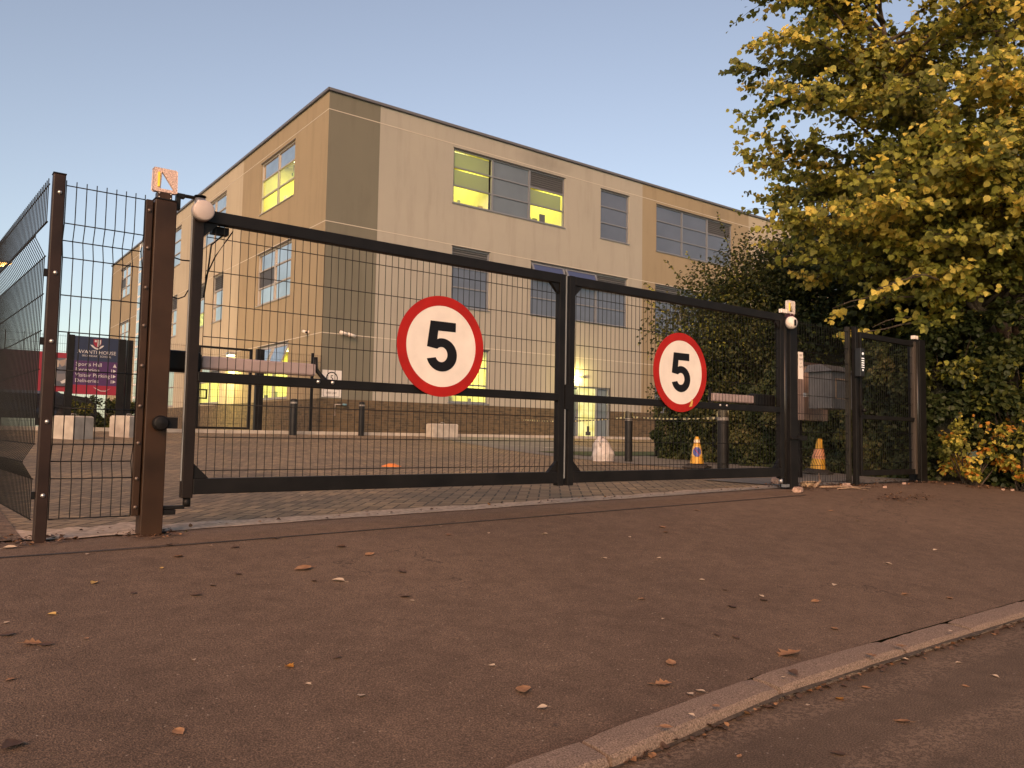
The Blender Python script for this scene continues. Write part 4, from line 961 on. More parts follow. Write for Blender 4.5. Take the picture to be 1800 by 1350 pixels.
# ------------------------------------------------------------------ concrete blocks, bollards, cones, bag
def block(x, y, sx, sy, h, rz, label, grp='concrete barrier blocks in the yard'):
    z = G(x, y); r = empty('concrete_block', (x, y, z), label, 'block', grp, rz)
    mb = MB(); mb.box(-sx/2, sx/2, -sy/2, sy/2, -.05, h*.94); mb.add([(-sx/2, -sy/2, h*.94), (sx/2, -sy/2, h*.94), (sx/2, sy/2, h*.94), (-sx/2, sy/2, h*.94), (-sx/2+.03, -sy/2+.03, h), (sx/2-.03, -sy/2+.03, h), (sx/2-.03, sy/2-.03, h), (-sx/2+.03, sy/2-.03, h)],
        [(0, 1, 5, 4), (1, 2, 6, 5), (2, 3, 7, 6), (3, 0, 4, 7), (4, 5, 6, 7)])
    mb.build('body', CONC, r)
    mb = MB(); mb.tube([(-.08, 0, h-.01), (-.06, 0, h+.045), (.06, 0, h+.045), (.08, 0, h-.01)], .008, 6); mb.build('lifting_loop', GALV, r)
    return r
block(2.72, 19.5, .56, .56, .50, R(38), 'pale concrete block farthest left, in front of the school sign')
block(4.02, 20.5, .56, .56, .50, R(38), 'pale concrete block under the right posts of the school sign')
block(13.95, 22.25, 1.0, .42, .44, R(3), 'low wide pale concrete block against the brick base of the building')
def bollard(x, y, h, r_, label, tape=False):
    z = G(x, y); r = empty('bollard', (x, y, z), label, 'bollard', 'black steel bollards in the yard')
    mb = MB(); mb.lathe([(r_, -.1), (r_, h-.04), (r_*.95, h-.015), (r_*.6, h), (0, h)], n=20); mb.build('shaft', BOLLM, r)
    mb = MB(); mb.lathe([(r_+.003, h-.14), (r_+.003, h-.09)], n=20); mb.build('band', pmat('bollard_band', (.20, .19, .18), .4), r)
    return r
BOLLM = pmat('bollard_black', (.012, .012, .013), .5, spec=.25, noise=(5, .3))
bollard(8.74, 22.1, 1.06, .10, 'black bollard left of the building corner, in front of the lit side windows')
bollard(11.02, 22.3, 1.06, .09, 'black bollard before the olive wall, right of the building corner')
bollard(11.17, 10.93, .95, .075, 'black bollard with striped tape bunched on its head, beside the white bag')
bollard(9.85, 7.64, .92, .085, 'nearest black bollard by the ivy hedge, tape tied round its top')
for x, y, lb_ in ((19.4, 17.5, 'thin far bollard right of the taped one, before the brick base'), (21.6, 18.0, 'farthest thin bollard, before the brick base near the hedge end'), (13.35, 15.6, 'dark bollard directly behind the white bag, in front of the lit doorway')):
    bollard(x, y, 1.15 if y > 16 else 1.25, .06 if y > 16 else .11, lb_)
# hazard tape
m, t, b, v = new_mat('hazard_tape'); s_ = t.nodes.new('ShaderNodeSeparateXYZ'); t.links.new(v, s_.inputs[0])
t.links.new(mixc(t, M_(t, 'GREATER_THAN', M_(t, 'SINE', M_(t, 'MULTIPLY', M_(t, 'ADD', s_.outputs[0], s_.outputs[1]), 30.0)), 0.0), (.05, .045, .03), (.55, .50, .26)), b.inputs['Base Color']); TAPE = m
tape = empty('hazard_tape', (11.0, 10.0, .3), 'twisted yellow and black hazard tape strung between bollards to the hedge', 'tape')
def tape_run(a, b, sag, n=60):
    a, b = Vector(a), Vector(b); mb = MB(); vs = []
    for i in range(n+1):
        t_ = i/n; p = a.lerp(b, t_) - Vector((0, 0, sag*4*t_*(1-t_))); tw = t_*14+math.sin(t_*9)*2
        o_ = Vector((0, math.cos(tw)*.013, math.sin(tw)*.017+.003)); vs += [p-o_, p+o_]
    mb.add(vs, [(i*2, i*2+1, i*2+3, i*2+2) for i in range(n)], 0, True); world_part(mb, 'strip', TAPE, tape)
tape_run((11.17, 10.85, .40), (9.85, 7.60, .33), .03); tape_run((11.17, 10.93, .40), (12.9, 16.5, .42), .06)
def knot(c, r_, seed):
    rr = random.Random(seed); mb = MB()
    for k in range(7):
        a0 = rr.uniform(0, 6); pts = []
        for i in range(9):
            a = a0+i*.75; pts.append(Vector(c)+Vector((math.cos(a)*r_, math.sin(a)*r_, rr.uniform(-.05, .06))))
        vs = []
        for p in pts: vs += [p-Vector((0, 0, .02)), p+Vector((0, 0, .02))]
        mb.add(vs, [(i*2, i*2+1, i*2+3, i*2+2) for i in range(8)], 0, True)
    world_part(mb, 'knot', TAPE, tape)
knot((11.17, 10.93, .44), .085, 1); knot((9.85, 7.64, .37), .092, 2)
# cones
def cone(x, y, s, label, sleeve, lean=0):
    z = G(x, y)+.012; r = empty('traffic_cone', (x, y, z), label, 'cone', 'yellow traffic cones by the hedge', R(20)); r.rotation_euler = (lean, 0, R(20))
    mb = MB(); mb.box(-.19*s, .19*s, -.19*s, .19*s, 0, .035*s); mb.lathe([(.19*s, .035*s), (.15*s, .07*s), (.13*s, .075*s), (.13*s, .03*s)], n=24); mb.build('base', pmat('cone_base', (.035, .03, .028), .8), r, bevel=.012)
    def rad(h): return .125*s - (.125-.035)*s*h/.50
    mb = MB(); mb.lathe([(rad(.07), .075*s), (rad(.50), .5*s), (.022*s, .515*s), (.022*s, .49*s)], n=24); mb.build('body', pmat('cone_yellow', (.62, .33, .035), .5, noise=(7, .12)), r)
    if sleeve:
        mb = MB(); mb.lathe([(rad(.17)+.004, .19*s), (rad(.36)+.004, .36*s)], n=24); mb.build('sleeve', pmat('sleeve_yellow', (.66, .42, .12), .5), r)
        mb = MB(); vs = []; n = 24
        for k in range(n):
            a = 2*math.pi*k/n; u = .068*math.cos(a); h = .265+.078*math.sin(a); th = R(-160)+u/(rad(h)+.008); rr = rad(h)+.012; vs.append((rr*math.cos(th), rr*math.sin(th), h*s))
        th = R(-160); vs.append(((rad(.27)+.014)*math.cos(th), (rad(.27)+.014)*math.sin(th), .27*s))
        mb.add(vs, [(k, (k+1) % n, n) for k in range(n)]); mb.build('blue_roundel', pmat('cone_blue', (.06, .08, .30), .5), r)
        mb = MB()
        for k in range(10):
            pass
        q = []
        for k in range(9):
            tq = -1+2*k/8
            for w_ in (-.006, .006):
                u = .045*tq; h = .27-.055*tq; th = R(-160)+u/(rad(h)+.01); rr = rad(h)+.0155; q.append((rr*math.cos(th), rr*math.sin(th), (h+w_)*s))
        mb.add(q, [(i*2, i*2+1, i*2+3, i*2+2) for i in range(8)]); mb.build('red_bar', pmat('cone_red', (.5, .05, .03), .5), r)
        mb = MB(); mb.lathe([(rad(.42)+.004, .415*s), (rad(.47)+.004, .465*s)], n=24); mb.build('top_band', pmat('band_pale', (.75, .58, .42), .5), r)
    else:
        mb = MB(); mb.lathe([(rad(.20)+.006, .22*s), (rad(.36)+.006, .36*s)], n=24); mb.build('sleeve', pmat('sleeve_orange', (.68, .30, .16), .5), r)
    return r
cone(10.2, 8.43, 1.0, 'yellow no waiting cone with a blue and red roundel on a black base', True)
cone(10.65, 6.55, 1.02, 'yellow and orange cone behind the fixed mesh panel, below the letterbox', False, R(4))
# white bag
x, y = 10.9, 11.35; z = G(x, y)
bag = empty('white_sack', (x, y, z), 'full white builder\'s sack slumped beside the taped bollard', 'sack')
mb = MB(); nu, nv = 36, 26; rr = random.Random(5); vs = []
ph = [rr.uniform(0, 6) for _ in range(8)]
for j in range(nv+1):
    t_ = j/nv; prof = (.225-.055*t_+.02*math.sin(t_*5))*(1 if t_ < .62 else (1-((t_-.62)/.38)**1.7)**.62 if t_ < 1 else 0)+.006
    for i in range(nu):
        a = 2*math.pi*i/nu
        fold = .010*math.sin(a*4+ph[0]+t_*5)+.009*abs(math.sin(a*6+ph[1]-t_*7))+.012*math.sin(t_*13+ph[2]+1.5*math.sin(a))+.004*math.sin(a*15+t_*25)
        r_ = max(.002, prof+fold*min(1, prof/.1)); vs.append((r_*math.cos(a)*.90-.05*t_**2, r_*math.sin(a)*.85+.05*t_**2, t_*.50+.018*math.sin(a+ph[3])*t_*(1-t_)*4))
mb.add(vs, [(j*nu+i, j*nu+(i+1) % nu, (j+1)*nu+(i+1) % nu, (j+1)*nu+i) for j in range(nv) for i in range(nu)]+[tuple(nv*nu+i for i in range(nu))], 0, True)
mb.build('sack_body', pmat('woven_white', (.50, .47, .46), .65, noise=(9, .1), bump=(25, .7, .02)), bag)
mb = MB(); mb.tube([(-.2, -.12, .30), (-.26, -.14, .40), (-.14, -.12, .47)], .012, 6); mb.build('handle', WHITE, bag)
# orange marker
x, y = 5.68, 10.46
om = empty('orange_marker', (x, y, G(x, y)), 'flat orange plastic disc lying alone on the block paving', 'marker')
mb = MB(); mb.lathe([(0, .045), (.05, .045), (.06, .038), (.145, .008), (.15, 0)], n=28); mb.build('disc', pmat('marker_orange', (.65, .20, .04), .5), om)

# ------------------------------------------------------------------ street lamp far left
sl = empty('street_lamp', (.9, 33.0, 0), 'lit orange street lamp beyond the side fence at the left edge', 'street lamp')
mb = MB(); mb.tube([(.4, 33, -.2), (.4, 33, 5.7)], .07, 12, r1=.045); world_part(mb, 'column', GALV, sl)
mb = MB(); mb.tube([(.4, 33, 5.7), (.7, 33, 5.82), (1.8, 33, 5.84)], .035, 8); world_part(mb, 'arm', GALV, sl)
mb = MB(); mb.box(1.8, 2.4, 32.88, 33.12, 5.80, 5.90); world_part(mb, 'head', GALV, sl, .03)
mb = MB(); mb.lathe([(0, -.12), (.10, -.10), (.15, -.04), (.15, 0), (0, 0)], c=(2.15, 33, 5.799), n=16); world_part(mb, 'lamp_bowl', SODIUM, sl)
ld = bpy.data.lights.new('street_lamp_bulb', 'POINT'); ld.energy = 250; ld.color = (1, .5, .14); ld.shadow_soft_size = .15
lo_ = bpy.data.objects.new('street_lamp_bulb', ld); S.collection.objects.link(lo_); lo_.location = (2.15-.9, 0, 5.55); lo_.parent = sl

# ------------------------------------------------------------------ parked car and skip behind the far fence
def car(x, y, rz, label, body):
    r = empty('parked_car', (x, y, G(x, y)+.03), label, 'car', None, rz)
    L, W = 4.2, 1.72
    side = [(-2.1, .35), (-2.08, .72), (-1.95, .92), (-1.55, .98), (-1.2, 1.30), (-.9, 1.45), (.35, 1.46), (.75, 1.30), (1.15, 1.0), (1.85, .90), (2.08, .70), (2.12, .35)]
    mb = MB(); n = len(side); vs = []
    for s_, wf in ((-1, 1), (1, 1)):
        for (u, z) in side: vs.append((u, s_*W/2*(1 if z < .95 else (.92 if z < 1.2 else .76)), z))
    mb.add(vs, [(i, i+1, n+i+1, n+i) for i in range(n-1)]+[(n-1, 0, n, 2*n-1), tuple(range(n)), tuple(range(2*n-1, n-1, -1))], 0); mb.build('body', body, r, bevel=.04)
    mb = MB()
    for s_ in (-1, 1):
        mb.add([(-1.15, s_*(W/2*.93+.01), 1.0), (1.0, s_*(W/2*.93+.01), 1.0), (.45, s_*(W/2*.79+.012), 1.38), (-.85, s_*(W/2*.79+.012), 1.38)], [(0, 1, 2, 3)])
    mb.add([(1.17, -.7, 1.03), (1.17, .7, 1.03), (.78, .62, 1.33), (.78, -.62, 1.33)], [(0, 1, 2, 3)]); mb.build('windows', BLIND, r)
    for u in (-1.3, 1.35):
        for s_ in (-1, 1):
            wz = MB(); wz.lathe([(0, 0), (.19, 0), (.31, .01), (.32, .05), (.32, .17), (0, .17)], c=(u, s_*(W/2-.16) if s_ < 0 else W/2+.01, .32), T=Matrix.Rotation(R(90), 4, 'X'), n=20); wz.build('wheel', INK, r)
    for s_ in (-.55, .55):
        h = MB(); h.box(2.06, 2.13, s_-.16, s_+.16, .62, .76); h.build('headlight', GALV, r, bevel=.02)
        h = MB(); h.box(-2.12, -2.04, s_-.14, s_+.14, .66, .82); h.build('tail_light', RED, r, bevel=.02)
    return r
car(2.0, 26.6, R(8), 'dark parked car seen through the fence left of the school sign', pmat('car_dark', (.03, .032, .036), .25, .3, coat=.6))

# ------------------------------------------------------------------ leaves
def leafmesh(name, P, D, Nrm, size, mi, mats, parent=None, shape='lime', origin=(0, 0, 0)):
    """P base points, D direction, Nrm normal; each leaf = folded 2 x quad heart"""
    n = len(P); D = D/np.linalg.norm(D, axis=1, keepdims=True)
    Sd = np.cross(D, Nrm); Sd /= np.maximum(1e-6, np.linalg.norm(Sd, axis=1, keepdims=True)); Nn = np.cross(Sd, D)
    sz = size[:, None]
    wd = {'lime': .48, 'small': .36, 'ivy': .55}[shape]
    fold = rng.uniform(.05, .28, n)[:, None]; curl = rng.uniform(-.25, .1, n)[:, None]
    pts = [P, P+D*sz*.18+Sd*sz*wd*.85+Nn*sz*fold*.8, P+D*sz*.55+Sd*sz*wd*.92+Nn*sz*fold, P+D*sz+Nn*sz*curl,
           P+D*sz*.55-Sd*sz*wd*.92+Nn*sz*fold, P+D*sz*.18-Sd*sz*wd*.85+Nn*sz*fold*.8]
    V = np.stack(pts, 1).reshape(-1, 3) - np.array(origin)
    base = (np.arange(n)*6)[:, None]
    F = np.concatenate([base+np.array([[0, 1, 2, 3]]), base+np.array([[0, 3, 4, 5]])], 1).reshape(-1)
    me = bpy.data.meshes.new(name); me.vertices.add(n*6); me.vertices.foreach_set('co', V.astype(np.float32).ravel())
    me.loops.add(n*8); me.loops.foreach_set('vertex_index', F.astype(np.int32)); me.polygons.add(n*2)
    me.polygons.foreach_set('loop_start', np.arange(0, n*8, 4, dtype=np.int32)); me.polygons.foreach_set('loop_total', np.full(n*2, 4, np.int32))
    for m in mats: me.materials.append(m)
    me.polygons.foreach_set('material_index', np.repeat(mi, 2).astype(np.int32)); me.update(calc_edges=True); me.validate()
    o = bpy.data.objects.new(name, me); S.collection.objects.link(o); o.location = origin
    if parent: o.parent = parent; o.location = Vector(origin)-parent.location
    return o
def unit(a): return a/np.maximum(1e-9, np.linalg.norm(a, axis=-1, keepdims=True))

# -- big lime tree with yellowing leaves
def lime_tree():
    base = Vector((12.05, 4.45, -.5))
    r = empty('lime_tree', base, 'large lime tree with yellow and green autumn leaves overhanging the right of the pavement', 'tree')
    tr = MB(); stems = []
    def stem(pts, r0, r1): tr.tube(pts, r0, 10, r1=r1); stems.append([Vector(p) for p in pts])
    b = base
    stem([b+Vector((0, 0, -.2)), b+Vector((.02, .02, .9)), b+Vector((-.02, .08, 2.0)), b+Vector((.05, .15, 3.6)), b+Vector((.15, .1, 5.6)), b+Vector((.2, .2, 7.6)), b+Vector((.2, .2, 9.0))], .14, .03)
    stem([b+Vector((-.02, .05, 1.4)), b+Vector((-.35, .32, 2.6)), b+Vector((-.75, .75, 4.0)), b+Vector((-1.0, 1.1, 5.8)), b+Vector((-1.1, 1.3, 7.4))], .10, .02)
    stem([b+Vector((0, .03, 1.7)), b+Vector((.1, -.4, 3.0)), b+Vector((-.2, -.8, 4.6)), b+Vector((-.3, -1.1, 6.6))], .09, .02)
    stem([b+Vector((.05, .1, 1.2)), b+Vector((.5, .6, 2.8)), b+Vector((.8, 1.1, 4.8)), b+Vector((.9, 1.3, 6.8))], .09, .02)
    Ps, Ds, Ns, Sz, Mi = [], [], [], [], []
    tw = MB(); rr = random.Random(11)
    view = Vector((.603, .7975, 0)); left = Vector((-.7975, .603, 0))    # towards the left of the street view
    nl = 160
    for k in range(nl):
        st = stems[rr.choice([0, 0, 1, 1, 2, 3])]; zt = .10+.9*rr.random()
        seg = zt*(len(st)-1); i = min(int(seg), len(st)-2); p0 = st[i].lerp(st[i+1], seg-i)
        if p0.z < 1.3: continue
        h = p0.z
        if k % 5 < 3: az = math.atan2(left.y, left.x) + rr.gauss(.15, .75)
        else: az = rr.uniform(0, 2*math.pi)
        dr = Vector((math.cos(az), math.sin(az), 0))
        L = {True: 2.9, False: 2.9}[True]*(1.07-.085*abs(h-2.3)) * rr.uniform(.72, 1.0)
        L = max(.9, L); up = rr.uniform(.04, .60)
        pts = []; n = 9; wob = rr.uniform(-.3, .3)
        for q in range(n+1):
            s_ = q/n; bend = dr.cross(Vector((0, 0, 1)))*wob*s_*s_*L*.35
            pts.append(p0+dr*L*s_+bend+Vector((0, 0, up*L*s_ + .22*L*s_*(1-s_) - .10*L*s_**3)) + Vector((rr.gauss(0, .02), rr.gauss(0, .02), rr.gauss(0, .02))))
        tr.tube(pts, .028*L/2.9+.006, 6, r1=.004)
        mood = .21+.62*rr.random()
        if h > 2.2 and h < 5: mood = mood*.95
        nt_ = int(15*L/2+8)
        for q in range(nt_):
            s_ = .18+.82*(q+rr.random())/nt_; f = s_*n; i = min(int(f), n-1); a = pts[i].lerp(pts[i+1], f-i)
            dd = (pts[i+1]-pts[i]).normalized(); sd = dd.cross(Vector((0, 0, 1))).normalized()*(1 if q % 2 else -1)
            tl = rr.uniform(.28, .75)*(1.0 if s_ < .9 else .8)
            td = (dd*rr.uniform(.5, 1.1)+sd*rr.uniform(.3, 1.1)+Vector((0, 0, rr.uniform(-.25, .55)))).normalized()
            if s_ > .9 and rr.random() < .4: tl *= 1.25; td = (td+Vector((0, 0, .5))).normalized()
            e = a+td*tl+Vector((0, 0, -.12*tl)); m_ = a.lerp(e, .5)+Vector((0, 0, .05*tl)); tw.tube([a, m_, e], .0045, 4, r1=.0018, cap=False)
            lowlim = 1.62 + 1.1*max(0, min(1, ((e-b).xy.length-1.4)/2.2)) + rr.uniform(-.15, .15)
            if e.z < lowlim and rr.random() < .93: tw.v = tw.v[:-12]; tw.f = tw.f[:-8]; tw.m = tw.m[:-8]; tw.sm = tw.sm[:-8]; continue
            nlv = int(rr.uniform(14, 21)*tl/.5)
            local = mood + rr.gauss(0, .14)
            for w_ in range(nlv):
                u = (w_+.5)/nlv; c = (a.lerp(m_, u*2) if u < .5 else m_.lerp(e, u*2-1))
                sgn = 1 if w_ % 2 else -1
                ld_ = (td*.5+td.cross(Vector((0, 0, 1)))*sgn*rr.uniform(.4, 1.0)+Vector((0, 0, rr.uniform(-1.5, -.1)))).normalized()
                Ps.append(tuple(c+Vector((rr.gauss(0, .03), rr.gauss(0, .03), rr.gauss(0, .03))))); Ds.append(tuple(ld_))
                Ns.append((rr.gauss(0, .55)-.65, rr.gauss(0, .55)-.55, rr.gauss(.5, .35))); 
                Sz.append(rr.uniform(.050, .115)*(1-.3*max(0, u-.7)/.3))
                out = local + .34*(s_-.5) + rr.gauss(0, .17)
                Mi.append(0 if out > .76 else 1 if out > .48 else 2 if out > .12 else 3)
    world_part(tr, 'trunk', BARK, r); world_part(tw, 'twigs', TWIG, r)
    leafmesh('crown', np.array(Ps), np.array(Ds), np.array(Ns), np.array(Sz), np.array(Mi), [YEL, YGR, GRN, MGR], r, 'lime', tuple(base))
    return r
lime_tree()

def bush(name, c, rad, n, size, mats, weights, label, cat='tree', shape='small', trunk=True, clumps=46, group=None, shoots=10, seed=1, hang=.0):
    """a crown of leaf clumps filling an uneven ellipsoid, dark gaps between; trunk with limbs reaching the clumps"""
    g_ = np.random.default_rng(seed); c = np.array(c, float); rad = np.array(rad, float)
    gz = G(c[0], c[1]); r = empty(name, (c[0], c[1], gz), label, cat, group)
    cl = unit(g_.normal(size=(clumps, 3))); cl *= (g_.uniform(.35, 1.0, (clumps, 1)))**.45; cc = c+cl*rad*g_.uniform(.85, 1.1, (clumps, 1)); cc = cc[cc[:, 2] > gz+.02]
    K = len(cc); cs = g_.uniform(.20, .40, K)*rad.min()
    ci = g_.integers(0, K, n); d = unit(g_.normal(size=(n, 3)))*(g_.uniform(0, 1, (n, 1)))**.42
    P = cc[ci]+d*cs[ci][:, None]*np.array([1.15, 1.15, .85]); P[:, 2] = np.maximum(P[:, 2], gz+.02)
    D = unit(d+g_.normal(size=(n, 3))*.7+np.array([0, 0, -.35-hang])); Nn = unit(d+np.array([0, 0, .9])+g_.normal(size=(n, 3))*.5)
    sz = g_.uniform(.6, 1.15, n)*size
    bias = g_.uniform(0, 1, K); q = .55*bias[ci]+.45*g_.uniform(0, 1, n); cum = np.cumsum(weights)/np.sum(weights); qs = np.argsort(np.argsort(q))/n
    mi = np.searchsorted(cum, qs, side='right').clip(0, len(mats)-1)
    wd = MB(); rr = random.Random(seed)
    # shoots poking out of the outline
    eP, eD, eN, eS, eM = [], [], [], [], []
    for k in range(shoots):
        v_ = unit(g_.normal(size=3)); v_[2] = abs(v_[2])*.9; p0 = c+v_*rad*.9; L = g_.uniform(.25, .6)*rad.min()*.8; p1 = p0+(v_+np.array([0, 0, .4]))*L
        wd.tube([tuple(p0), tuple(p1)], .005, 4, r1=.002, cap=False)
        m_ = int(L/ (size*.35))
        for j in range(m_):
            u = j/m_; eP.append(p0+(p1-p0)*u); eD.append(unit(g_.normal(size=3)+v_*.6)); eN.append(unit(g_.normal(size=3))); eS.append(size*g_.uniform(.6, 1)); eM.append(g_.integers(0, len(mats)))
    if eP: P = np.vstack([P, eP]); D = np.vstack([D, eD]); Nn = np.vstack([Nn, eN]); sz = np.concatenate([sz, eS]); mi = np.concatenate([mi, eM])
    b0 = Vector((c[0], c[1], gz-.1))
    if trunk:
        top = Vector((c[0], c[1], c[2]-rad[2]*.2)); wd.tube([b0, b0.lerp(top, .5)+Vector((.05, .03, 0)), top], .09*rad.min()/1.5+.02, 8, r1=.04)
        for k in range(min(K, 26)): wd.tube([b0.lerp(top, rr.uniform(.3, 1)), Vector(cc[k]).lerp(top, .45)+Vector((0, 0, .1)), Vector(cc[k])], .03, 5, r1=.006, cap=False)
    else:
        for k in range(min(K, 30)): wd.tube([b0+Vector((rr.uniform(-.3, .3)*rad[0], rr.uniform(-.3, .3)*rad[1], 0)), Vector(cc[k])], .012, 5, r1=.003, cap=False)
    world_part(wd, 'trunk' if trunk else 'stems', BARK if trunk else TWIG, r)
    leafmesh('crown' if trunk else 'foliage', P, D, Nn, sz, mi, mats, r, shape, tuple(r.location))
    return r
bush('hawthorn_tree', (13.95, 9.5, 1.9), (2.1, 2.1, 2.2), 58000, .075, [HAW, DGR, YGR], [.55, .40, .05], 'dense dark hawthorn behind the right leaf, in front of the building', seed=3, clumps=190, shoots=34)
bush('broadleaf_tree', (14.6, 8.0, 2.3), (2.2, 2.0, 2.3), 26000, .10, [DGR, MGR, HAW], [.6, .2, .2], 'dark green tree directly behind the pedestrian gate and letterbox', seed=4, clumps=80, shape='lime')
bush('broadleaf_tree', (13.7, 5.9, 1.7), (1.9, 1.3, 2.2), 30000, .10, [DGR, MGR, YGR], [.66, .31, .03], 'dark green tree filling the gap between pedestrian gate and lime trunk', seed=5, clumps=70, shape='lime')
bush('broadleaf_tree', (14.8, 3.4, 1.9), (2.3, 1.9, 2.5), 22000, .10, [DGR, MGR], [.7, .3], 'dark green tree behind the lime trunk at the right edge', seed=12, clumps=70, shape='lime')
bush('shrub', (11.6, 5.15, .75), (1.0, .7, 1.35), 19000, .075, [DGR, MGR, YGR], [.70, .27, .03], 'dark leafy shrub against the end post of the pedestrian gate', 'shrub', 'lime', False, seed=6, clumps=40)
bush('shrub', (11.55, 4.2, .55), (.75, .55, 1.25), 13000, .08, [DGR, MGR, YGR], [.65, .30, .05], 'dark leafy shrub in front of the lime trunk at the right edge', 'shrub', 'lime', False, seed=9, clumps=40)
bush('low_shrub', (10.85, 4.5, -.12), (.42, .34, .45), 900, .06, [GRN, YGR, YEL, ORG], [.38, .32, .18, .12], 'low straggly yellow and orange leaved shrub right of the end post', 'shrub', 'lime', False, seed=7, clumps=22, shoots=14)
bush('low_shrub', (11.2, 3.95, -.08), (.60, .36, .50), 1900, .06, [GRN, YGR, YEL, ORG], [.30, .28, .22, .20], 'low orange leaved shrub under the lime at the pavement edge, right edge', 'shrub', 'lime', False, seed=8, clumps=30, shoots=16)

# -- ivy hedge grown over a fence
def ivy_hedge():
    A, B = np.array([14.25, 12.7]), np.array([10.95, 4.98]); n = 46000
    r = empty('ivy_hedge', (13.0, 9.8, -.5), 'tall ivy covered hedge running back behind the right gate leaf and pedestrian gate', 'hedge')
    g_ = np.random.default_rng(21); u = g_.uniform(0, 1, n)**.85; L = np.linalg.norm(B-A); dr = (B-A)/L; nr = np.array([dr[1], -dr[0]])
    if nr @ (np.array([0, 0])-A) < 0: nr = -nr
    top = 1.15+.18*np.sin(u*23)+.12*np.sin(u*57)
    z = -.50+(g_.uniform(0, 1, n))*(top+.55)
    bulge = .10*np.sin(u*31+z*4)+.08*np.sin(u*71-z*7)+.06*np.sin(z*13+u*17)
    dep = bulge+g_.uniform(-.12, .05, n)
    P = np.stack([A[0]+dr[0]*L*u+nr[0]*(dep+.25), A[1]+dr[1]*L*u+nr[1]*(dep+.25), z], 1)
    nn = len(P)
    D = unit(np.stack([g_.normal(0, .5, nn)+nr[0]*.3, g_.normal(0, .5, nn)+nr[1]*.3, -np.abs(g_.normal(.9, .4, nn))], 1))
    Nn = unit(np.stack([nr[0]+g_.normal(0, .5, nn), nr[1]+g_.normal(0, .5, nn), g_.normal(.5, .4, nn)], 1))
    patch = np.sin(P[:, 0]*3.1+P[:, 2]*5)+np.sin(P[:, 1]*4.3-P[:, 2]*3)+g_.normal(0, .9, nn)
    mi = np.where(patch > 1.9, 2, np.where(patch > .1, 0, 1))
    leafmesh('foliage', P, D, Nn, g_.uniform(.035, .075, nn), mi, [IVY, DGR, IVY2], r, 'ivy', tuple(r.location))
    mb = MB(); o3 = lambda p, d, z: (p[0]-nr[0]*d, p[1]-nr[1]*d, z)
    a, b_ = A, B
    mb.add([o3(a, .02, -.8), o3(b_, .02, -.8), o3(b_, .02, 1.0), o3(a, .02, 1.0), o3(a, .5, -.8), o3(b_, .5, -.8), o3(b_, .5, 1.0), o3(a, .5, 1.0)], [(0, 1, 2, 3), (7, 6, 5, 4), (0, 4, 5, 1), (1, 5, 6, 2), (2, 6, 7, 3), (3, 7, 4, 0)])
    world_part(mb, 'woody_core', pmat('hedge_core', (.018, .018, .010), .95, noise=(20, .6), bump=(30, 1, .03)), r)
ivy_hedge()
hp = square_post('fence_post', 12.9, 12.98, G(12.9, 12), 1.05, 'dark fence post standing in the ivy hedge behind the right speed sign', 'mesh fence posts', BLACK, 10.2)
hp = square_post('fence_post', 14.6, 14.68, G(14.8, 13.4), .75, 'dark fence post at the far end of the ivy hedge', 'mesh fence posts', BLACK, 13.3)
# dark hedge behind the fence, left, under the school sign
bush('garden_shrub', (4.6, 26.0, .35), (1.5, .9, .55), 5000, .10, [GRN, DGR], [.3, .7], 'round green shrub behind the far fence under the school sign', 'shrub', 'small', False, seed=14, clumps=30, shoots=4)
bush('garden_shrub', (-.6, 25.5, .45), (1.9, .9, .7), 5000, .11, [DGR, GRN], [.8, .2], 'dark shrub behind the far fence at the left edge below the banner', 'shrub', 'small', False, seed=15, clumps=30, shoots=4)

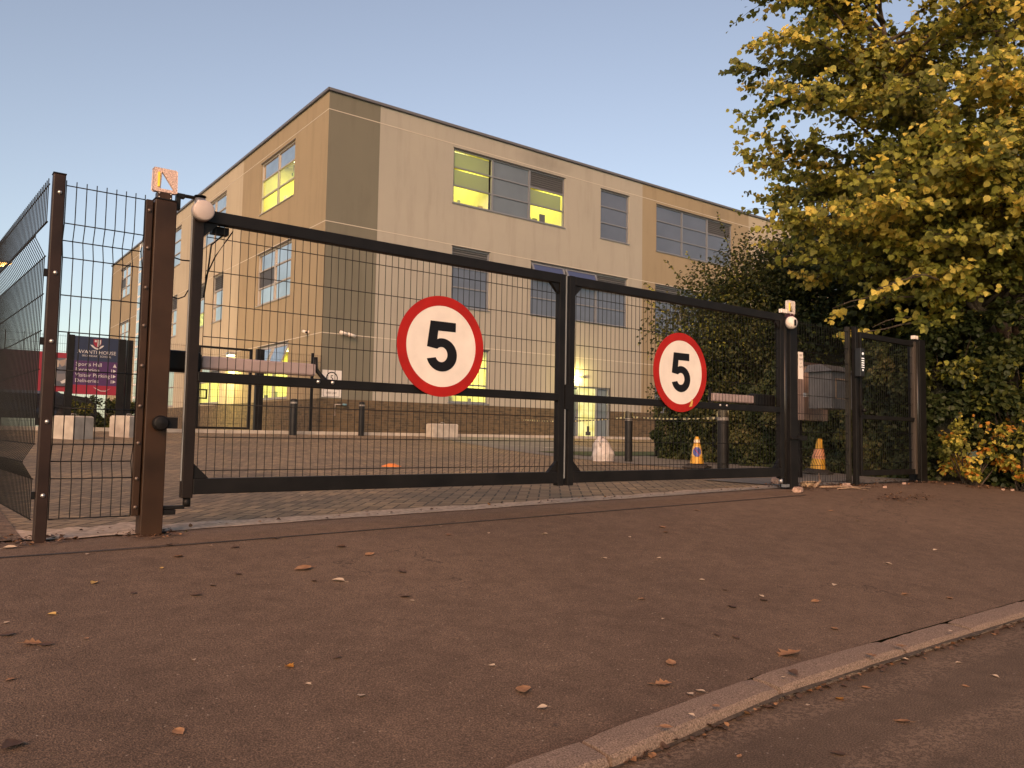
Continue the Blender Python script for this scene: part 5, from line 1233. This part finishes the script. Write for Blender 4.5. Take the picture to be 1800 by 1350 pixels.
# ------------------------------------------------------------------ fallen leaves, stones, twigs
LV = [(1.085, 4.196, 0.063, 'd', 'p'),(0.961, 4.002, 0.025, 'y', 'p'),(0.646, 3.84, 0.04, 'y', 'p'),(1.551, 3.733, 0.097, 'd', 'p'),(1.989, 3.878, 0.06, 'd', 'p'),(1.623, 3.48, 0.062, 'w', 'p'),(1.245, 3.764, 0.04, 'k', 'p'),(1.086, 3.621, 0.032, 'k', 'p'),(0.984, 3.511, 0.05, 'k', 'p'),(0.763, 3.627, 0.033, 'k', 'p'),(0.444, 3.455, 0.037, 'y', 'p'),(0.298, 3.415, 0.021, 'w', 'p'),(0.287, 3.274, 0.052, 'k', 'p'),(0.356, 3.147, 0.062, 'd', 'p'),(0.392, 3.119, 0.049, 'k', 'p'),(1.791, 3.129, 0.053, 'k', 'p'),(1.787, 3.069, 0.023, 'w', 'p'),(1.521, 3.519, 0.037, 'k', 'p'),(1.919, 4.093, 0.055, 'k', 'p'),(1.398, 4.285, 0.049, 'k', 'p'),(0.703, 4.383, 0.023, 'w', 'p'),(0.514, 3.128, 0.023, 'd', 'p'),(1.213, 2.591, 0.032, 'k', 'p'),(1.041, 2.583, 0.037, 'o', 'p'),(0.78, 2.778, 0.022, 'w', 'p'),(1.038, 2.423, 0.021, 'w', 'p'),(1.148, 2.265, 0.035, 'w', 'p'),(0.609, 2.271, 0.042, 'd', 'p'),(0.264, 2.842, 0.03, 'd', 'p'),(0.233, 2.378, 0.066, 'k', 'p'),(2.667, 4.154, 0.045, 'd', 'p'),(2.935, 4.102, 0.029, 'w', 'p'),(2.751, 4.377, 0.03, 'w', 'p'),(1.98, 3.51, 0.059, 'k', 'p'),(1.664, 2.29, 0.028, 'w', 'p'),(0.405, 4.683, 0.066, 'w', 'p'),(1.104, 4.443, 0.052, 'k', 'p'),(1.665, 4.408, 0.049, 'k', 'p'),(1.291, 4.365, 0.021, 'w', 'p'),(2.714, 6.613, 0.029, 'w', 'p'),(2.828, 1.864, 0.11, 'd', 'p'),(1.631, 2.065, 0.071, 'd', 'p'),(2.293, 2.017, 0.054, 'd', 'p'),(2.068, 1.911, 0.029, 'd', 'p'),(2.113, 1.89, 0.059, 'd', 'p'),(2.131, 1.789, 0.029, 'w', 'p'),(2.183, 1.788, 0.034, 'w', 'p'),(3.335, 1.97, 0.044, 'd', 'p'),(2.678, 2.401, 0.02, 'w', 'p'),(3.148, 2.384, 0.056, 'k', 'p'),(3.366, 2.595, 0.034, 'k', 'p'),(3.456, 2.44, 0.036, 'w', 'p'),(3.404, 2.392, 0.055, 'k', 'p'),(2.816, 2.658, 0.044, 'd', 'p'),(3.405, 2.777, 0.032, 'w', 'p'),(4.076, 2.411, 0.036, 'w', 'p'),(3.654, 2.267, 0.049, 'd', 'p'),(4.503, 1.99, 0.046, 'd', 'p'),(5.791, 2.656, 0.037, 'w', 'p'),(6.277, 3.498, 0.038, 'w', 'p'),(4.28, 3.852, 0.061, 'd', 'p'),(4.175, 3.719, 0.05, 'd', 'p'),(3.289, 3.961, 0.038, 'w', 'p'),(3.217, 3.329, 0.034, 'w', 'p'),(3.54, 3.211, 0.031, 'w', 'p'),(3.792, 3.695, 0.026, 'w', 'p'),(4.968, 2.563, 0.046, 'w', 'p'),(4.306, 2.138, 0.046, 'd', 'p'),(2.785, 2.096, 0.036, 'k', 'p'),(2.733, 2.148, 0.033, 'k', 'p'),(1.604, 1.935, 0.035, 'w', 'p'),(1.566, 1.827, 0.02, 'k', 'p'),(5.106, 4.228, 0.048, 'd', 'p'),(6.44, 3.837, 0.046, 'd', 'p'),(3.33, 1.675, 0.055, 'd', 'r'),(3.309, 1.642, 0.027, 'w', 'r'),(3.597, 1.65, 0.031, 'd', 'r'),(3.788, 1.669, 0.033, 'w', 'r'),(3.085, 1.673, 0.052, 'd', 'r'),(2.831, 1.552, 0.034, 'd', 'r'),(2.629, 1.541, 0.039, 'o', 'r'),(3.165, 1.349, 0.027, 'd', 'r'),(2.594, 1.304, 0.051, 'd', 'r'),(3.397, 1.337, 0.031, 'w', 'r'),(2.083, 1.64, 0.031, 'd', 'r'),(1.811, 1.608, 0.042, 'd', 'r'),(1.717, 1.578, 0.034, 'd', 'r'),(1.924, 1.434, 0.022, 'd', 'r'),(2.176, 1.281, 0.044, 'k', 'r'),(1.955, 1.636, 0.022, 'w', 'r'),(2.312, 1.642, 0.02, 'w', 'r'),(2.478, 1.567, 0.02, 'w', 'r'),(2.608, 1.706, 0.048, 'k', 'r'),(3.473, 1.506, 0.024, 'w', 'r'),(2.535, 1.699, 0.02, 'w', 'r')]
BIG1 = (2.828, 1.864)
rl = random.Random(31)
def leaf_mesh_one(seed, kind):
    """one curled dead leaf, unit length, origin on the ground"""
    rr = random.Random(seed); n = 7; mb = MB(); rows = []
    jag = kind in 'do' and seed % 3 == 0
    cu, cv = rr.uniform(.10, .30), rr.uniform(.10, .5)
    for i in range(n+1):
        t_ = i/n; w_ = .36*math.sin(math.pi*min(1, t_*1.03)**.75)+.012
        if jag: w_ *= (1.35 if i % 2 else .62)
        for s_ in (-1, -.5, 0, .5, 1):
            x = t_-.5; yv = s_*w_*rr.uniform(.9, 1.1); z = .03+cu*(abs(s_)**1.5)*w_*1.6+cv*.35*abs(t_-.5)**2*2+rr.uniform(-.012, .012)
            rows.append((x, yv, z))
    mb.add(rows, [(i*5+j, (i+1)*5+j, (i+1)*5+j+1, i*5+j+1) for i in range(n) for j in range(4)], 0, True)
    mb.tube([(-.5, 0, .05), (-.68, .03, .02), (-.8, .02, .05)], .012, 4, cap=False)
    return mb
PROTO = {}
LM = {'d': DEAD, 'y': DEADY, 'k': DEADD, 'o': ORG, 'w': pmat('leaf_pale_bleached', (.46, .36, .26), .7)}
TXT = {'d': 'curled tan brown leaf lying on the dark pavement', 'y': 'small pale yellow leaf lying flat on the pavement near the gate posts', 'k': 'dark shrivelled leaf lying nearly unseen on the pavement', 'w': 'tiny bleached leaf scrap lying on the pavement'}
TXR = {'d': 'tan brown leaf lying on the road beyond the kerb', 'k': 'dark shrivelled leaf lying on the road by the kerb', 'w': 'tiny bleached leaf scrap lying on the road'}
def drop(X, Y, s, k, where, label=None, group=None):
    v_ = rl.randrange(4)
    if (k, v_) not in PROTO:
        o = leaf_mesh_one(v_*7+ord(k), k).build('fallen_leaf', LM[k]); PROTO[(k, v_)] = o; o['used'] = 0
    src = PROTO[(k, v_)]
    if src['used'] == 0: o = src; src['used'] = 1
    else: o = src.copy(); S.collection.objects.link(o)
    road = where == 'r'; yk = kerbY(X)
    z = (-.905 if Y < yk else G(X, Y)+.003 if Y > yk+KW else -.854)
    if Y < yk: z = float(np.interp(Y, KY, KZ))
    o.location = (X, Y, z+.001); o.scale = (s, s, s); o.rotation_euler = (rl.uniform(-.15, .15), rl.uniform(-.15, .15), rl.uniform(0, 6.28))
    tag(o, label or (TXR if road else TXT)[k], 'leaf', group or {'r': 'fallen leaves on the road', 'p': 'fallen leaves on the pavement'}[where]+{'d': ', tan', 'y': ', yellow', 'k': ', dark', 'w': ', bleached', 'o': ''}[k])
    return o
for i, (X, Y, s, k, wh) in enumerate(LV):
    lab = None
    if k == 'o': lab = 'bright orange leaf standing out in the open middle of the pavement' if wh == 'p' else 'orange triangular leaf on the road just past the kerb'
    if (X, Y) == BIG1: lab = 'largest tan leaf, lying against the back of the kerb'
    if lab: o = drop(X, Y, s, k, wh, lab, 'single standout leaves')
    else: drop(X, Y, s, k, wh)
for o in PROTO.values():
    if 'used' in o: del o['used']
def relabel(pref, kindname, where_road):
    """name each leaf by the patch of ground it lies on and, inside a patch, by its order from the left"""
    fwd = Vector((math.cos(yaw), math.sin(yaw))); rgt = Vector((math.sin(yaw), -math.cos(yaw))); cells = {}
    for o in S.collection.objects:
        if o.get('group') != pref: continue
        p = Vector(o.location[:2]); z_, x_ = p @ fwd, (p @ rgt)/(p @ fwd)
        col = 'at the far left' if x_ < -.45 else 'left of centre' if x_ < -.15 else 'near the centre' if x_ < .15 else 'right of centre' if x_ < .42 else 'at the far right'
        if where_road: row = 'on the road'
        else: row = 'close in front of the gate line' if o.location.y > 3.8 else 'in the upper pavement' if z_ > 4.2 else 'halfway down the pavement' if z_ > 3.0 else 'in the pavement foreground'
        cells.setdefault((row, col), []).append((x_, o))
    ordn = ['leftmost', 'second', 'third', 'fourth', 'fifth', 'sixth', 'seventh', 'eighth', 'ninth']
    for (row, col), L_ in cells.items():
        L_.sort(key=lambda q: q[0])
        for i_, (x_, o) in enumerate(L_):
            o['label'] = (kindname+' leaf '+row+', '+col) if len(L_) == 1 else (ordn[min(i_, 8)]+' '+kindname+' leaf '+row+', '+col)
for k_, nm_ in (('tan', 'tan'), ('yellow', 'pale yellow'), ('dark', 'dark shrivelled'), ('bleached', 'tiny bleached')):
    relabel('fallen leaves on the pavement, '+k_, nm_, False); relabel('fallen leaves on the road, '+k_, nm_, True)

# leaf litter too fine to count, along the kerb channel and under the shrubs
def litter(name, pts, label, cat):
    n = len(pts); P = np.array(pts); g_ = np.random.default_rng(77)
    D = unit(np.stack([g_.normal(size=n), g_.normal(size=n), g_.normal(0, .15, n)], 1)); Nn = unit(np.stack([g_.normal(0, .25, n), g_.normal(0, .25, n), np.ones(n)], 1))
    o = leafmesh(name, P, D, Nn, g_.uniform(.010, .032, n), g_.integers(0, 4, n), [DEADD, DEADD, DEADD, DEAD], None, 'lime', (0, 0, 0)); tag(o, label, cat, None, 'stuff'); return o
g_ = np.random.default_rng(5); pts = []
for k in range(420):
    X = g_.uniform(1.2, 9); Y = kerbY(X)-abs(g_.normal(0, .022))-.004; pts.append((X, Y, -.905+g_.uniform(.002, .012)))
o = litter('kerb_litter', pts, 'crumbled brown leaf litter gathered along the foot of the kerb', 'leaf litter')
for v_ in o.data.vertices: pass
pts = []
for k in range(1500):
    X = g_.uniform(7.4, 13.5); Y = {True: 4.62+g_.uniform(-.1, .7), False: 0}[True] if X < 10.3 else 4.25-.25*(X-10.3)+abs(g_.normal(0, .22))
    if 8.7 < X < 10.1 and g_.random() < .6: continue
    pts.append((X, Y, G(X, Y)+.008+g_.uniform(0, .012)))
for k in range(160): X = 8.15+g_.normal(0, .3); Y = 4.02+g_.normal(0, .07); pts.append((X, Y, G(X, Y)+.006+g_.uniform(0, .03)))
for k in range(110):      # grit and crumbs in the gateway
    X = g_.uniform(.3, 7.6); Y = 4.99+abs(g_.normal(0, .10)); pts.append((X, Y, G(X, Y)+.012+g_.uniform(0, .006)))
for cx_, cy_ in ((1.09, 4.80), (.545, 4.80), (7.4, 4.80), (8.62, 4.80), (10.25, 4.80)):  # dark crumbs ringed round the post feet, standing in for contact shadow
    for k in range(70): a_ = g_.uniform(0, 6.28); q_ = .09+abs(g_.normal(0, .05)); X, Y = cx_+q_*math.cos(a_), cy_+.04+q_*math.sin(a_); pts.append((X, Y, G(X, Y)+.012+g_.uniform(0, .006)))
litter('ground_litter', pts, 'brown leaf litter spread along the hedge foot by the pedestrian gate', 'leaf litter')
def stone(x, y, sx, sy, sz, m, label, group, seed, rz=0):
    rr = random.Random(seed); bm = bmesh.new(); bmesh.ops.create_icosphere(bm, subdivisions=2, radius=.5)
    for v_ in bm.verts:
        q = v_.co; q.x = max(-.36, min(.36, q.x)); q.y = max(-.36, min(.36, q.y)); q.z = max(-.34, min(.34, q.z)); q *= rr.uniform(.9, 1.1)
        v_.co = Vector((q.x*sx*1.3, q.y*sy*1.3, q.z*sz*1.3))
    me = bpy.data.meshes.new('stone'); bm.to_mesh(me); bm.free(); me.materials.append(m)
    o = bpy.data.objects.new('stone', me); S.collection.objects.link(o); o.location = (x, y, G(x, y)+sz*.40); o.rotation_euler = (rr.uniform(-.1, .1), 0, rz)
    tag(o, label, 'stone', group)
PKST = pmat('pinkish_stone', (.40, .27, .21), .9, noise=(20, .3), bump=(40, .8, .01)); BRST = pmat('buff_stone', (.33, .23, .14), .9, noise=(20, .3), bump=(40, .8, .01))
stone(7.12, 4.60, .15, .10, .065, PKST, 'pinkish lump of stone at the foot of the black gate post', 'loose stones by the gate', 1, .4)
stone(7.85, 4.93, .26, .12, .075, BRST, 'flat buff stone lying under the fixed mesh panel', 'loose stones by the gate', 2, .1)
stone(7.9, 5.35, .16, .12, .10, PKST, 'rounded pale stone behind the fixed panel, left of the orange cone', 'loose stones by the gate', 3)
stone(8.35, 4.78, .09, .07, .05, PKST, 'small pale stone beside the foot of the olive post', 'loose stones by the gate', 4)
for k, (x, y) in enumerate(((8.15, 4.66), (8.28, 4.70), (8.22, 4.60), (8.75, 4.55), (10.9, 4.05), (11.15, 4.0), (10.75, 4.1), (9.6, 4.75))):
    stone(x, y, .04+.01*(k % 3), .035, .03, PKST, ('left chip of the three beside the propped stick','right chip of the three beside the propped stick','nearest chip of the three beside the propped stick','lone stone chip in front of the keypad post','middle chip of three below the orange low shrub','right chip of three below the orange low shrub','left chip of three below the orange low shrub','stone chip under the pedestrian gate')[k], 'stone chips by the gate posts', 10+k)
def stick(pts, r_, label):
    mb = MB(); P_ = [(x, y, G(x, y)+z) for x, y, z in pts]; mb.tube(P_, r_, 6, r1=r_*.5); o = mb.build('twig', pmat('dry_stick', (.22, .15, .10), .85, noise=(30, .4)), origin=P_[0]); tag(o, label, 'twig', 'twigs by the keypad post')
stick([(7.72, 4.72, .02), (8.0, 4.62, .03), (8.35, 4.50, .02)], .014, 'longest pale stick lying across the litter by the gate post')
stick([(7.85, 4.60, .01), (8.02, 4.52, .03), (8.15, 4.42, .015)], .009, 'short pale stick below the longest one, near the gate post')
stick([(7.75, 4.80, .02), (7.95, 4.86, .06), (8.12, 4.98, .14)], .020, 'dark stick propped up against the fixed mesh panel')

for o in list(S.collection.objects):
    if o.parent is None and o is not cam and o.type != 'LIGHT': o.location.z += BASE
